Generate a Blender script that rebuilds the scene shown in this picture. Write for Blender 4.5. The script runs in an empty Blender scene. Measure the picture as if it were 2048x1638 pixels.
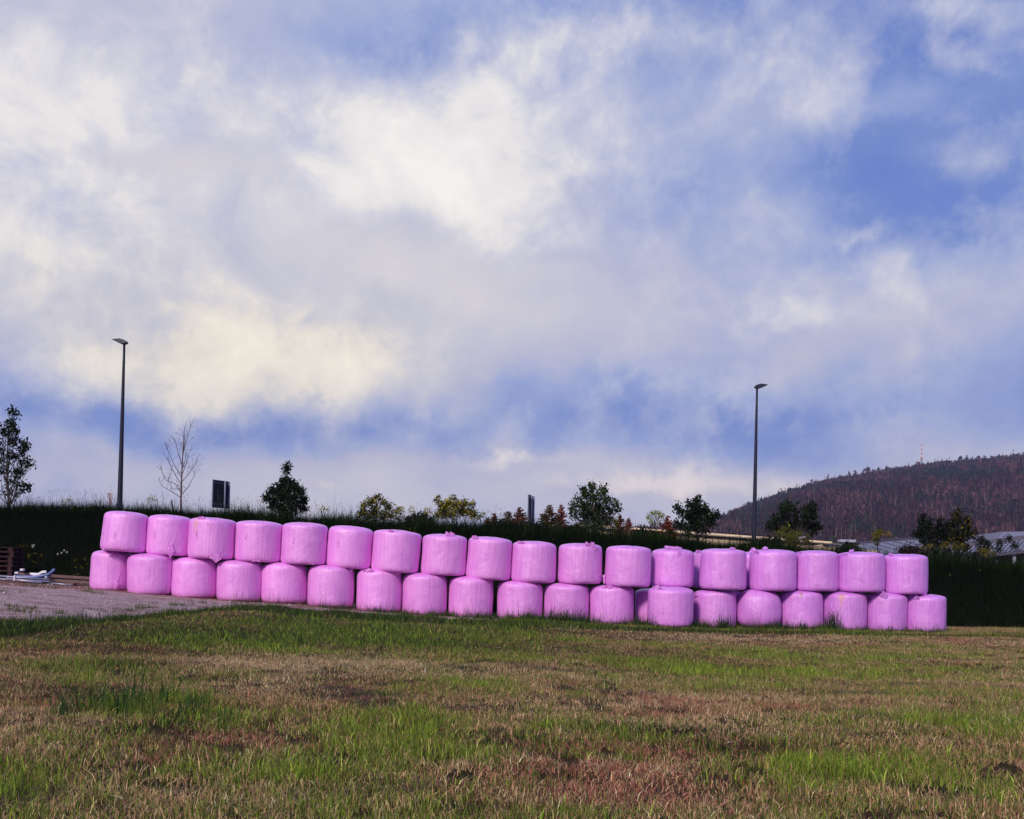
import bpy, math, random
import numpy as np
from mathutils import Vector, Matrix

R_ = math.radians
scn = bpy.context.scene
COL = scn.collection

# ------------------------------------------------------------------ camera
EYE = 1.6
ROLL, PITCH = R_(1.35), R_(0.7)
SHIFT = 0.14
FPX = 2048.0
cam_d = bpy.data.cameras.new('camera')
cam = bpy.data.objects.new('camera', cam_d)
COL.objects.link(cam)
cam_d.sensor_width = 36.0
cam_d.lens = 36.0
cam_d.shift_y = SHIFT
cam_d.clip_start = 0.1
cam_d.clip_end = 9000.0
Fv = Vector((0, math.cos(PITCH), math.sin(PITCH)))
U0 = Vector((0, -math.sin(PITCH), math.cos(PITCH)))
R0 = Vector((1, 0, 0))
Rv = R0 * math.cos(ROLL) + U0 * math.sin(ROLL)
Uv = U0 * math.cos(ROLL) - R0 * math.sin(ROLL)
CM = Matrix((Rv, Uv, -Fv)).transposed().to_4x4()
CM.translation = (0, 0, EYE)
cam.matrix_world = CM
scn.camera = cam

def ray(px, py):
    xc = (px - 1024) / FPX
    yc = (819 - py) / FPX + SHIFT
    return Rv * xc + Uv * yc + Fv

def at(px, py, Y):
    d = ray(px, py)
    t = Y / d.y
    return Vector((d.x * t, Y, EYE + d.z * t))

# ------------------------------------------------------------------ light
SUN_EL, SUN_AZ = R_(32), R_(206)
SKY_STRENGTH = 0.10
sd = bpy.data.lights.new('sun', 'SUN')
sd.energy = 3.3
sd.angle = R_(10)
sd.color = (1.0, 0.90, 0.78)
sun = bpy.data.objects.new('sun', sd)
COL.objects.link(sun)
svec = Vector((math.sin(SUN_AZ) * math.cos(SUN_EL), math.cos(SUN_AZ) * math.cos(SUN_EL), math.sin(SUN_EL)))
sun.rotation_euler = svec.to_track_quat('Z', 'Y').to_euler()
sun.location = svec * 100

scn.view_settings.view_transform = 'Standard'
scn.view_settings.look = 'None'
scn.view_settings.exposure = 0.0
scn.view_settings.gamma = 1.0
scn.cycles.max_bounces = 8
scn.cycles.diffuse_bounces = 5
scn.cycles.glossy_bounces = 3
scn.cycles.transmission_bounces = 3
scn.cycles.transparent_max_bounces = 8
scn.cycles.volume_bounces = 0

# ------------------------------------------------------------------ node helper
class NT:
    def __init__(s, tree):
        s.t = tree
        s.n = tree.nodes
        s.l = tree.links
    def new(s, typ, **kw):
        nd = s.n.new(typ)
        for k, v in kw.items():
            setattr(nd, k, v)
        return nd
    def link(s, a, b):
        s.l.new(a, b)
    def put(s, sock, v):
        if hasattr(v, 'is_linked') or hasattr(v, 'links'):
            s.l.new(v, sock)
        else:
            sock.default_value = v
    def math(s, op, a, b=None, c=None, clamp=False):
        nd = s.new('ShaderNodeMath', operation=op)
        nd.use_clamp = clamp
        s.put(nd.inputs[0], a)
        if b is not None: s.put(nd.inputs[1], b)
        if c is not None: s.put(nd.inputs[2], c)
        return nd.outputs[0]
    def vmath(s, op, a, b=None):
        nd = s.new('ShaderNodeVectorMath', operation=op)
        s.put(nd.inputs[0], a)
        if b is not None: s.put(nd.inputs[1], b)
        return nd.outputs[1] if op in ('DOT_PRODUCT', 'LENGTH') else nd.outputs[0]
    def noise(s, vec, scale, detail=4, rough=0.55, dist=0.0, col=False):
        nd = s.new('ShaderNodeTexNoise')
        if vec is not None: s.link(vec, nd.inputs['Vector'])
        nd.inputs['Scale'].default_value = scale
        nd.inputs['Detail'].default_value = detail
        nd.inputs['Roughness'].default_value = rough
        nd.inputs['Distortion'].default_value = dist
        return nd.outputs['Color' if col else 'Fac']
    def ramp(s, fac, stops, interp='LINEAR'):
        nd = s.new('ShaderNodeValToRGB')
        nd.color_ramp.interpolation = interp
        e = nd.color_ramp.elements
        while len(e) < len(stops): e.new(0.5)
        for el, (p, c) in zip(e, stops):
            el.position = p
            el.color = (*c, 1) if len(c) == 3 else c
        s.put(nd.inputs[0], fac)
        return nd.outputs[0]
    def mix(s, fac, a, b, mode='MIX'):
        nd = s.new('ShaderNodeMix', data_type='RGBA', blend_type=mode)
        s.put(nd.inputs[0], fac)
        s.put(nd.inputs[6], a if not isinstance(a, tuple) else (*a, 1))
        s.put(nd.inputs[7], b if not isinstance(b, tuple) else (*b, 1))
        return nd.outputs[2]
    def xyz(s, v):
        nd = s.new('ShaderNodeSeparateXYZ')
        s.link(v, nd.inputs[0])
        return nd.outputs
    def comb(s, x, y, z):
        nd = s.new('ShaderNodeCombineXYZ')
        for i, v in enumerate((x, y, z)): s.put(nd.inputs[i], v)
        return nd.outputs[0]

def srgb(r, g, b):
    f = lambda c: (c / 255 / 12.92) if c / 255 <= 0.04045 else ((c / 255 + 0.055) / 1.055) ** 2.4
    return (f(r), f(g), f(b))

# ------------------------------------------------------------------ sky: physical sky behind broken cloud
world = bpy.data.worlds.new('World')
scn.world = world
world.use_nodes = True
W = NT(world.node_tree)
for nd in list(W.n): W.n.remove(nd)
sky = W.new('ShaderNodeTexSky', sky_type='NISHITA')
sky.sun_disc = False
sky.sun_elevation = SUN_EL
sky.sun_rotation = SUN_AZ
sky.altitude = 400
sky.dust_density = 1.5
tc = W.new('ShaderNodeTexCoord')
D = tc.outputs['Generated']
dx, dy, dz = W.xyz(D)
az = W.math('ARCTAN2', dx, dy)
el = W.math('ARCSINE', dz)
base = W.comb(az, W.math('MULTIPLY', el, 1.5), 0.0)
w1 = W.vmath('SUBTRACT', W.noise(D, 3.2, 3, 0.55, col=True), (0.5, 0.5, 0.5))
w2 = W.vmath('SUBTRACT', W.noise(D, 13.0, 5, 0.65, col=True), (0.5, 0.5, 0.5))
V = W.vmath('ADD', W.comb(az, el, 0.0), W.vmath('MULTIPLY', w1, (0.16, 0.10, 0.0)))
V = W.vmath('ADD', V, W.vmath('MULTIPLY', w2, (0.07, 0.055, 0.0)))

# cloud masses: (px, py, sigma x, sigma y, weight) turned into directions of the sky
def masses(lst, start, V):
    f = start
    for (px, py, sx, sy, wt) in lst:
        d = ray(px, py).normalized()
        c = (math.atan2(d.x, d.y), math.asin(d.z), 0.0)
        q = W.vmath('MULTIPLY', W.vmath('SUBTRACT', V, c), (FPX / sx * 0.8, FPX / sy * 0.8, 0.0))
        g = W.math('POWER', 2.71828, W.math('MULTIPLY', W.vmath('DOT_PRODUCT', q, q), -1.0))
        f = W.math('MULTIPLY_ADD', g, wt, f)
    return f
# high veil: broad, soft, blue showing through on the right and above the horizon
veil = masses([(380, 420, 760, 460, 0.52), (1150, 620, 500, 160, 0.20), (1900, 760, 260, 200, 0.22), (1250, 960, 600, 70, 0.22), (1800, 620, 260, 50, 0.12), (1700, 230, 120, 40, 0.16), (1900, 330, 120, 40, 0.16), (1620, 470, 160, 30, 0.12),
               (1500, 300, 150, 160, 0.12), (1780, 430, 280, 120, -0.28), (1560, 90, 260, 90, -0.14), (880, 100, 380, 60, -0.17), (560, 180, 160, 70, -0.16),
               (1330, 830, 520, 60, -0.24), (200, 830, 330, 45, -0.24), (640, 850, 340, 36, -0.22), (1300, 420, 130, 130, -0.10)], 0.38, V)
# brighter heaped cloud in front of it
heap = masses([(1010, 245, 200, 100, 0.56), (770, 330, 200, 90, 0.46), (900, 400, 200, 80, 0.30), (150, 150, 260, 80, 0.34), (60, 330, 170, 160, 0.30), (560, 690, 210, 60, 0.52),
               (380, 750, 240, 44, 0.46), (150, 560, 230, 50, 0.24), (320, 470, 240, 100, 0.20), (1080, 480, 110, 34, 0.30), (1590, 230, 70, 90, 0.27), (1665, 215, 26, 55, 0.22),
               (1230, 95, 150, 38, 0.34), (1870, 145, 46, 30, 0.26), (940, 75, 26, 20, 0.2), (1740, 590, 210, 34, 0.18), (1560, 635, 230, 20, 0.18), (1460, 500, 80, 50, 0.14),
               (1745, 497, 32, 14, 0.20), (1930, 320, 50, 30, 0.26), (1890, 25, 80, 34, 0.18), (1010, 905, 90, 10, 0.36), (1250, 962, 160, 18, 0.40), (1450, 930, 140, 24, 0.36),
               (665, 935, 20, 9, 0.36), (1600, 950, 160, 14, 0.22),
               (700, 505, 110, 36, -0.34), (1060, 610, 170, 20, -0.20), (350, 325, 140, 26, -0.34), (380, 655, 60, 14, -0.26), (250, 590, 150, 22, -0.22), (860, 310, 50, 20, -0.16)], 0.10, V)
den = W.math('ADD', W.math('MAXIMUM', dz, 0.0), 0.42)
cp = W.comb(W.math('DIVIDE', dx, den), W.math('DIVIDE', dy, den), 0.0)
n1 = W.math('SUBTRACT', W.noise(cp, 2.6, 5, 0.58, 0.3), 0.5)
n2 = W.math('SUBTRACT', W.noise(D, 8.5, 6, 0.62, 0.25), 0.5)
n3 = W.math('SUBTRACT', W.noise(D, 24.0, 5, 0.68, 0.4), 0.5)
puff = W.math('SUBTRACT', 0.14, W.math('ABSOLUTE', W.math('SUBTRACT', W.noise(W.vmath('ADD', D, W.vmath('MULTIPLY', w2, (0.05, 0.05, 0.05))), 7.0, 4, 0.55), 0.5)))
veil = W.math('ADD', veil, W.math('ADD', W.math('MULTIPLY', n1, 0.50), W.math('MULTIPLY', n2, 0.34)))
veil = W.math('ADD', veil, W.math('MULTIPLY', n3, 0.10))
lowlift = W.math('SUBTRACT', 1.0, W.math('DIVIDE', el, 0.16), clamp=True)
veil = W.math('ADD', veil, W.math('MULTIPLY', lowlift, 0.22))
heap = W.math('ADD', heap, W.math('ADD', W.math('MULTIPLY', n2, 0.52), W.math('MULTIPLY', n3, 0.34)))
heap = W.math('ADD', heap, W.math('ADD', W.math('MULTIPLY', puff, 0.9), W.math('MULTIPLY', n1, 0.35)))
skyc = W.mix(1.0, W.vmath('MULTIPLY', sky.outputs[0], (SKY_STRENGTH,) * 3), (0.80, 0.95, 1.45), 'MULTIPLY')
cloud = W.ramp(veil, [(0.0, srgb(76, 102, 188)), (0.20, srgb(94, 120, 198)), (0.38, srgb(122, 145, 206)),
                      (0.54, srgb(158, 172, 216)), (0.72, srgb(194, 195, 216)), (1.0, srgb(224, 219, 221))])
cover = W.math('MULTIPLY_ADD', W.math('DIVIDE', veil, 0.4, clamp=True), 0.6, 0.4)
final = W.mix(cover, skyc, cloud)
alpha = W.math('DIVIDE', W.math('SUBTRACT', heap, 0.16), 0.46, clamp=True)
alpha = W.math('POWER', alpha, 0.85)
tone = W.math('ADD', W.math('MULTIPLY', heap, 0.85), W.math('MULTIPLY', W.math('SUBTRACT', W.noise(D, 13.0, 5, 0.6, 0.5), 0.5), 1.5))
white = W.ramp(tone, [(0.0, srgb(172, 180, 212)), (0.28, srgb(204, 206, 224)), (0.60, srgb(240, 236, 234)), (0.95, srgb(255, 252, 246))])
dw = ray(500, 700).normalized()
qw = W.vmath('MULTIPLY', W.vmath('SUBTRACT', V, (math.atan2(dw.x, dw.y), math.asin(dw.z), 0)), (FPX / 460, FPX / 150, 0))
gw = W.math('POWER', 2.71828, W.math('MULTIPLY', W.vmath('DOT_PRODUCT', qw, qw), -1.0))
white = W.mix(gw, white, W.mix(1.0, white, (1.04, 0.99, 0.84), 'MULTIPLY'))
low = W.math('SUBTRACT', 1.0, W.math('DIVIDE', el, 0.13), clamp=True)
white = W.mix(low, white, W.mix(1.0, white, (1.02, 0.84, 0.78), 'MULTIPLY'))
final = W.mix(W.math('MULTIPLY', alpha, 0.92), final, white)
# below the horizon the world is dull ground light
below = W.math('GREATER_THAN', 0.0, dz)
final = W.mix(below, final, (0.10, 0.10, 0.09))
bg = W.new('ShaderNodeBackground')
W.link(final, bg.inputs[0])
bg.inputs[1].default_value = 1.0
wo = W.new('ShaderNodeOutputWorld')
W.link(bg.outputs[0], wo.inputs[0])

# ------------------------------------------------------------------ numpy value noise
_rs = np.random.RandomState(7)
_tab = _rs.rand(256, 256)
def vnoise(x, y):
    xi = np.floor(x).astype(int); yi = np.floor(y).astype(int)
    fx = x - xi; fy = y - yi
    fx = fx * fx * (3 - 2 * fx); fy = fy * fy * (3 - 2 * fy)
    a = _tab[xi & 255, yi & 255]; b = _tab[(xi + 1) & 255, yi & 255]
    c = _tab[xi & 255, (yi + 1) & 255]; d = _tab[(xi + 1) & 255, (yi + 1) & 255]
    return (a * (1 - fx) + b * fx) * (1 - fy) + (c * (1 - fx) + d * fx) * fy
def fbm(x, y, o=4):
    s = 0; a = 0.5; t = 0
    x = np.asarray(x, float); y = np.asarray(y, float)
    for i in range(o):
        s = s + a * vnoise(x * 2 ** i + 17.3 * i, y * 2 ** i + 5.1 * i)
        t += a; a *= 0.5
    return s / t
def sstep(a, b, x):
    t = np.clip((np.asarray(x, float) - a) / (b - a), 0, 1)
    return t * t * (3 - 2 * t)

# ------------------------------------------------------------------ terrain
BALE_D = 30.0
def row_depth(px):
    return 29.8 + 0.9 * (px - 220) / 1650.0
_bp = [(-300, 1150), (14, 1172), (100, 1177), (220, 1183), (300, 1190.5), (390, 1198), (480, 1205), (570, 1209), (662, 1217), (760, 1225),
       (850, 1231), (940, 1235.5), (1040, 1240), (1130, 1244), (1220, 1249), (1340, 1253.5), (1430, 1257), (1520, 1258),
       (1600, 1258), (1690, 1261), (1770, 1263), (1850, 1264), (2000, 1266), (2300, 1270)]
_pr = []
for px, py in _bp:
    p = at(px, py, row_depth(px) - 0.62)
    _pr.append((p.x, p.z))
PX = np.array([p[0] for p in _pr]); PZ = np.array([p[1] for p in _pr])
def ground_z(x, y):
    x = np.asarray(x, float); y = np.asarray(y, float)
    prof = np.interp(x, PX, PZ)
    far = sstep(33.0, 36.0, y)
    z = prof * sstep(7, 25, y) * (1 - far) + far * -0.45
    near = 1 - sstep(20, 26, y)
    z = z + near * ((fbm(x * 0.35, y * 0.35, 3) - 0.5) * 0.16 + (fbm(x * 1.7 + 9, y * 1.7, 3) - 0.5) * 0.05)
    return z

def ground_hit(px, py):
    d = ray(px, py)
    lo, hi = 1.0, 60.0
    o = Vector((0, 0, EYE))
    t = 2.0
    while t < 60:
        p = o + d * t
        if p.z < float(ground_z(p.x, p.y)): break
        t += 0.1
    return o + d * t

_cl = [(-300, 1006), (0, 1012), (200, 1012), (330, 1018), (450, 1024), (560, 1030), (700, 1036), (830, 1042), (960, 1046), (1100, 1058), (1240, 1066),
       (1340, 1074), (1450, 1083), (1560, 1090), (1700, 1097), (1800, 1104), (1900, 1110), (1990, 1116), (2300, 1126)]
CREST = 38.5
_cp = [at(px, py + float(np.interp(px, [0, 1000, 1300, 1500, 1680, 1800, 2000], [10, 11, 12, 13, 15, 19, 20])), CREST) for px, py in _cl]
CX = np.array([p.x for p in _cp]); CZ = np.array([p.z for p in _cp])
def crest_z(x):
    return np.interp(x, CX, CZ)
FOOT = 32.6
def bank_z(x, y):
    x = np.asarray(x, float); y = np.asarray(y, float)
    g = ground_z(x, np.full_like(y, 32.0))
    c = crest_z(x * 38.5 / np.maximum(y, 38.5))
    t = np.clip((y - FOOT) / (CREST - FOOT), 0, 1)
    s = t * (1.35 - 0.35 * t)
    z = g - 0.15 + (c - g + 0.15) * s
    over = np.clip((y - CREST) / 4.0, 0, 1)
    z = z - 0.18 * over
    fall = sstep(62, 80, y)
    z = z * (1 - fall) - 0.7 * fall
    return z + (fbm(x * 0.5 + 3, y * 0.5, 4) - 0.5) * 0.22 * (1 - fall)

# ------------------------------------------------------------------ object helpers
def tag(o, label=None, cat=None, group=None, kind=None):
    if label: o['label'] = label
    if cat: o['category'] = cat
    if group: o['group'] = group
    if kind: o['kind'] = kind
    return o

def mesh(name, verts, faces, mat=None, parent=None, smooth=False, cols=None, uvs=None, loc=None):
    """faces: list of index lists, or one numpy int array (n,k) of equal polygons, or a list of such arrays"""
    me = bpy.data.meshes.new(name)
    verts = np.asarray(verts, dtype=np.float32).reshape(-1, 3)
    if isinstance(faces, np.ndarray): faces = [faces]
    if len(faces) and isinstance(faces[0], np.ndarray) and faces[0].ndim == 2:
        me.vertices.add(len(verts)); me.vertices.foreach_set('co', verts.ravel())
        loops = np.concatenate([f.ravel() for f in faces]).astype(np.int32)
        tot = np.concatenate([np.full(len(f), f.shape[1]) for f in faces]).astype(np.int32)
        start = np.concatenate([[0], np.cumsum(tot)[:-1]]).astype(np.int32)
        me.loops.add(len(loops)); me.loops.foreach_set('vertex_index', loops)
        me.polygons.add(len(tot)); me.polygons.foreach_set('loop_start', start)
        me.polygons.foreach_set('loop_total', tot)
        me.update(calc_edges=True)
    else:
        me.from_pydata([tuple(map(float, v)) for v in verts], [], [list(map(int, f)) for f in faces])
        me.update()
    if cols is not None:
        c = np.ones((len(verts), 4), np.float32); c[:, :3] = cols
        at_ = me.color_attributes.new('tone', 'FLOAT_COLOR', 'POINT')
        at_.data.foreach_set('color', c.ravel())
    if uvs is not None:
        uvl = me.uv_layers.new(name='UVMap')
        li = np.zeros(len(me.loops), np.int32); me.loops.foreach_get('vertex_index', li)
        uvl.data.foreach_set('uv', np.asarray(uvs, np.float32)[li].ravel())
    if smooth:
        me.polygons.foreach_set('use_smooth', np.ones(len(me.polygons), bool))
    if mat: me.materials.append(mat)
    o = bpy.data.objects.new(name, me)
    COL.objects.link(o)
    if parent is not None: o.parent = parent
    if loc is not None: o.location = loc
    return o

def empty(name, loc, rz=0):
    o = bpy.data.objects.new(name, None)
    COL.objects.link(o)
    o.location = loc; o.rotation_euler = (0, 0, rz)
    o.empty_display_size = 0.2
    return o

class MB:
    def __init__(s): s.v = []; s.f = []
    def box(s, x0, x1, y0, y1, z0, z1, m=None):
        b = len(s.v)
        pts = [(x0, y0, z0), (x1, y0, z0), (x1, y1, z0), (x0, y1, z0), (x0, y0, z1), (x1, y0, z1), (x1, y1, z1), (x0, y1, z1)]
        if m is not None: pts = [tuple(m @ Vector(p)) for p in pts]
        s.v += pts
        s.f += [[b + i for i in q] for q in ((0, 3, 2, 1), (4, 5, 6, 7), (0, 1, 5, 4), (1, 2, 6, 5), (2, 3, 7, 6), (3, 0, 4, 7))]
        return s
    def beam(s, p, q, w, h):
        p = Vector(p); q = Vector(q); d = (q - p); L = d.length
        m = Matrix.Translation(p) @ d.to_track_quat('X', 'Z').to_matrix().to_4x4()
        return s.box(0, L, -w / 2, w / 2, -h / 2, h / 2, m)
    def tube(s, pts, rad, n=6, cap=True):
        pts = [Vector(p) for p in pts]
        if not hasattr(rad, '__len__'): rad = [rad] * len(pts)
        b = len(s.v)
        for i, p in enumerate(pts):
            d = (pts[min(i + 1, len(pts) - 1)] - pts[max(i - 1, 0)])
            if d.length < 1e-9: d = Vector((0, 0, 1))
            d.normalize()
            a = d.orthogonal().normalized() if abs(d.z) < 0.9 else Vector((1, 0, 0)).cross(d).normalized()
            if abs(d.z) < 0.9: a = d.cross(Vector((0, 0, 1))).normalized()
            c = d.cross(a)
            for k in range(n):
                t = 2 * math.pi * k / n
                s.v.append(tuple(p + (a * math.cos(t) + c * math.sin(t)) * rad[i]))
        for i in range(len(pts) - 1):
            for k in range(n):
                k2 = (k + 1) % n
                s.f.append([b + i * n + k, b + i * n + k2, b + (i + 1) * n + k2, b + (i + 1) * n + k])
        if cap:
            s.f.append([b + k for k in range(n)][::-1])
            s.f.append([b + (len(pts) - 1) * n + k for k in range(n)])
        return s
    def prism(s, poly, axis_a, axis_b, axis_n, w, org):
        """extrude a 2D outline (a,b) along n by +-w/2"""
        b = len(s.v); k = len(poly)
        org = Vector(org); A = Vector(axis_a); B = Vector(axis_b); N = Vector(axis_n)
        for sgn in (-0.5, 0.5):
            for (u, v) in poly: s.v.append(tuple(org + A * u + B * v + N * (w * sgn)))
        s.f.append([b + i for i in range(k)]); s.f.append([b + k + i for i in range(k)][::-1])
        for i in range(k):
            j = (i + 1) % k
            s.f.append([b + i, b + k + i, b + k + j, b + j])
        return s
    def build(s, name, mat, parent=None, smooth=False, bevel=0, org=None):
        v = s.v
        if org is not None: v = [tuple(Vector(p) - Vector(org)) for p in v]
        o = mesh(name, v, s.f, mat, parent, smooth)
        if org is not None and parent is None: o.location = org
        if bevel:
            md = o.modifiers.new('Bevel', 'BEVEL'); md.width = bevel; md.segments = 2; md.limit_method = 'ANGLE'
        return o

# ------------------------------------------------------------------ materials
def material(name):
    m = bpy.data.materials.new(name); m.use_nodes = True
    t = NT(m.node_tree)
    bs = t.n.get('Principled BSDF')
    return m, t, bs

def simple(name, col, rough=0.7, var=0.25, scale=6.0, metal=0.0, bump=0.0, stretch=(1, 1, 1), spec=0.5):
    m, t, bs = material(name)
    tcn = t.new('ShaderNodeTexCoord')
    mp = t.vmath('MULTIPLY', tcn.outputs['Object'], stretch)
    n = t.noise(mp, scale, 6, 0.6)
    dark = tuple(c * (1 - var) for c in col); lite = tuple(min(1, c * (1 + var)) for c in col)
    t.link(t.ramp(n, [(0.3, dark), (0.7, lite)]), bs.inputs['Base Color'])
    bs.inputs['Roughness'].default_value = rough
    bs.inputs['Metallic'].default_value = metal
    bs.inputs['Specular IOR Level'].default_value = spec
    if bump:
        b = t.new('ShaderNodeBump'); b.inputs['Strength'].default_value = bump; b.inputs['Distance'].default_value = 0.02
        t.link(n, b.inputs['Height']); t.link(b.outputs[0], bs.inputs['Normal'])
    return m

def leafy(name, trans=0.3, rough=0.6, scale_col=1.0, spec=0.25):
    """uses the per-vertex colour 'tone' as the leaf's own colour"""
    m, t, bs = material(name)
    a = t.new('ShaderNodeVertexColor'); a.layer_name = 'tone'
    bs.inputs['Roughness'].default_value = rough
    bs.inputs['Specular IOR Level'].default_value = spec
    t.link(a.outputs[0], bs.inputs['Base Color'])
    tr = t.new('ShaderNodeBsdfTranslucent'); t.link(a.outputs[0], tr.inputs[0])
    mx = t.new('ShaderNodeMixShader'); mx.inputs[0].default_value = trans
    t.link(bs.outputs[0], mx.inputs[1]); t.link(tr.outputs[0], mx.inputs[2])
    out = t.n.get('Material Output'); t.link(mx.outputs[0], out.inputs[0])
    return m

M_LEAF = leafy('leaf', 0.25, spec=0.08)
M_GRASS = leafy('grass_blade', 0.18, 0.65)
M_BANK = leafy('bank_grass_blade', 0.1, 0.9, spec=0.02)
M_DIST = leafy('distant_foliage', 0.0, 0.9, spec=0.05)
M_BARK = simple('bark', (0.05, 0.035, 0.03), 0.9, 0.4, 20, bump=0.5)
M_TWIG = simple('bare_twig_bark', (0.12, 0.06, 0.07), 0.8, 0.3, 20)
M_POLE = simple('painted_pole_metal', (0.016, 0.014, 0.034), 0.5, 0.15, 3, spec=0.3)
M_LAMP = simple('lamp_housing', (0.02, 0.018, 0.04), 0.4, 0.1, 5)
M_GALV = simple('galvanised_metal', (0.34, 0.33, 0.42), 0.45, 0.2, 8, metal=0.6)
M_PANEL = simple('sign_back_panel', (0.006, 0.005, 0.012), 0.7, 0.2, 4)
M_WOOD = simple('weathered_timber', (0.16, 0.085, 0.085), 0.85, 0.35, 5, bump=0.6, stretch=(1, 8, 8))
M_PALLET = simple('pallet_wood', (0.035, 0.009, 0.012), 0.9, 0.45, 6, bump=0.5, stretch=(1, 6, 6))
M_WHITE = simple('white_painted_strip', (0.62, 0.58, 0.64), 0.5, 0.08, 5)
M_BLUEP = simple('blue_plastic_pipe', (0.10, 0.14, 0.34), 0.4, 0.15, 5)
M_STONE = simple('gravel_stone', (0.42, 0.33, 0.33), 0.9, 0.35, 40)

# ------------------------------------------------------------------ ground sheet
def grid(xs, ys, fz):
    X, Y = np.meshgrid(xs, ys)
    Z = fz(X.ravel(), Y.ravel())
    v = np.stack([X.ravel(), Y.ravel(), Z], 1)
    nx, ny = len(xs), len(ys)
    i = np.arange(nx * ny).reshape(ny, nx)
    f = np.stack([i[:-1, :-1].ravel(), i[:-1, 1:].ravel(), i[1:, 1:].ravel(), i[1:, :-1].ravel()], 1)
    return v, f

xs = np.concatenate([[-2200, -1200, -600, -250, -120, -70, -50, -40], np.arange(-34, 34.01, 0.35), [40, 50, 70, 120, 250, 600, 1200, 2200]])
ys = np.concatenate([[-400, -200, -60, -25, -10], np.arange(-4, 37.01, 0.35), [40, 50, 70, 120, 250, 500, 1000, 1800, 2600]])
v, f = grid(xs, ys, ground_z)
m, t, bs = material('field_soil')
geo = t.new('ShaderNodeNewGeometry'); P = geo.outputs['Position']
n = t.noise(P, 1.1, 8, 0.65); nf = t.noise(P, 28.0, 6, 0.7)
c1 = t.ramp(n, [(0.3, (0.020, 0.024, 0.009)), (0.5, (0.055, 0.040, 0.020)), (0.7, (0.075, 0.030, 0.025))])
c2 = t.ramp(nf, [(0.35, (0.35, 0.3, 0.3)), (0.65, (1.5, 1.35, 1.25))])
t.link(t.mix(1.0, c1, c2, 'MULTIPLY'), bs.inputs['Base Color'])
bs.inputs['Roughness'].default_value = 0.95; bs.inputs['Specular IOR Level'].default_value = 0.1
b = t.new('ShaderNodeBump'); b.inputs['Distance'].default_value = 0.05; b.inputs['Strength'].default_value = 0.8
t.link(nf, b.inputs['Height']); t.link(b.outputs[0], bs.inputs['Normal'])
tag(mesh('ground', v, f, m, smooth=True), kind='structure')

# embankment: sheet rising behind the bales, flat on top, falling away behind
xs = np.concatenate([[-300, -150, -80, -50], np.arange(-36, 40.01, 0.5), [55, 90, 160, 300]])
ys = np.concatenate([np.arange(FOOT, 42, 0.45), np.arange(42, 84, 2.0), [84.5]])
v, f = grid(xs, ys, bank_z)
m, t, bs = material('bank_soil')
geo = t.new('ShaderNodeNewGeometry')
n = t.noise(geo.outputs['Position'], 6.0, 6, 0.65)
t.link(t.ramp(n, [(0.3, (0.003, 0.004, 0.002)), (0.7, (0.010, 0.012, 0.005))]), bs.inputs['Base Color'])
bs.inputs['Roughness'].default_value = 1.0; bs.inputs['Specular IOR Level'].default_value = 0.05
tag(mesh('embankment', v, f, m, smooth=True), kind='structure')

# gravel track, cut to its outline on the ground
_gt = [(-260, 1232), (-60, 1240), (60, 1246), (180, 1240), (300, 1230), (390, 1222), (480, 1214), (560, 1212), (640, 1221), (760, 1229), (900, 1238), (1010, 1243)]
_gb = [ground_hit(px, py) for px, py in _gt]
GX = np.array([p.x for p in _gb]); GY = np.array([p.y for p in _gb])
o_ = np.argsort(GX); GX = GX[o_]; GY = GY[o_]
def gravel_front(x):
    x = np.asarray(x, float)
    return np.interp(x, GX, GY) + (fbm(x * 1.3, x * 0 + 2.2, 3) - 0.5) * 0.9
GXMAX = float(GX.max())
gxs = np.arange(-26, GXMAX + 0.01, 0.25)
rows = 60
Vg = []; 
for j in range(rows + 1):
    s_ = j / rows
    y0 = gravel_front(gxs); y1 = np.full_like(gxs, 33.2)
    y1 = np.where(gxs > GXMAX - 3, y0 + (33.2 - y0) * (GXMAX - gxs) / 3, y1)
    yy = y0 + (y1 - y0) * s_
    zz = ground_z(gxs, yy) + 0.022 + (fbm(gxs * 3, yy * 3, 3) - 0.5) * 0.012 - (0.03 if j == 0 else 0)
    Vg.append(np.stack([gxs, yy, zz], 1))
v = np.concatenate(Vg)
nx = len(gxs); i = np.arange(nx * (rows + 1)).reshape(rows + 1, nx)
f = np.stack([i[:-1, :-1].ravel(), i[:-1, 1:].ravel(), i[1:, 1:].ravel(), i[1:, :-1].ravel()], 1)
m, t, bs = material('gravel')
geo = t.new('ShaderNodeNewGeometry'); P = geo.outputs['Position']
vo = t.new('ShaderNodeTexVoronoi'); t.link(P, vo.inputs['Vector']); vo.inputs['Scale'].default_value = 26
stn = t.ramp(vo.outputs['Color'], [(0.1, (0.17, 0.10, 0.10)), (0.6, (0.42, 0.29, 0.30)), (0.95, (0.64, 0.48, 0.49))])
py_ = t.xyz(P)
big = t.noise(t.vmath('MULTIPLY', P, (0.5, 0.9, 1.0)), 1.6, 7, 0.65)
dirt = t.math('MULTIPLY', t.math('SUBTRACT', big, 0.50), 9.0, clamp=True)
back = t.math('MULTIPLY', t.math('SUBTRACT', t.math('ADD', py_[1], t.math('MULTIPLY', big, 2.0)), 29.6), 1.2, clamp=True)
c = t.mix(t.math('MULTIPLY', dirt, 0.72), stn, (0.20, 0.10, 0.09))
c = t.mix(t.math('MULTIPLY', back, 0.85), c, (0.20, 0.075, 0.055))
t.link(c, bs.inputs['Base Color'])
bs.inputs['Roughness'].default_value = 0.95; bs.inputs['Specular IOR Level'].default_value = 0.15
b = t.new('ShaderNodeBump'); b.inputs['Distance'].default_value = 0.02; b.inputs['Strength'].default_value = 0.9
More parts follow.
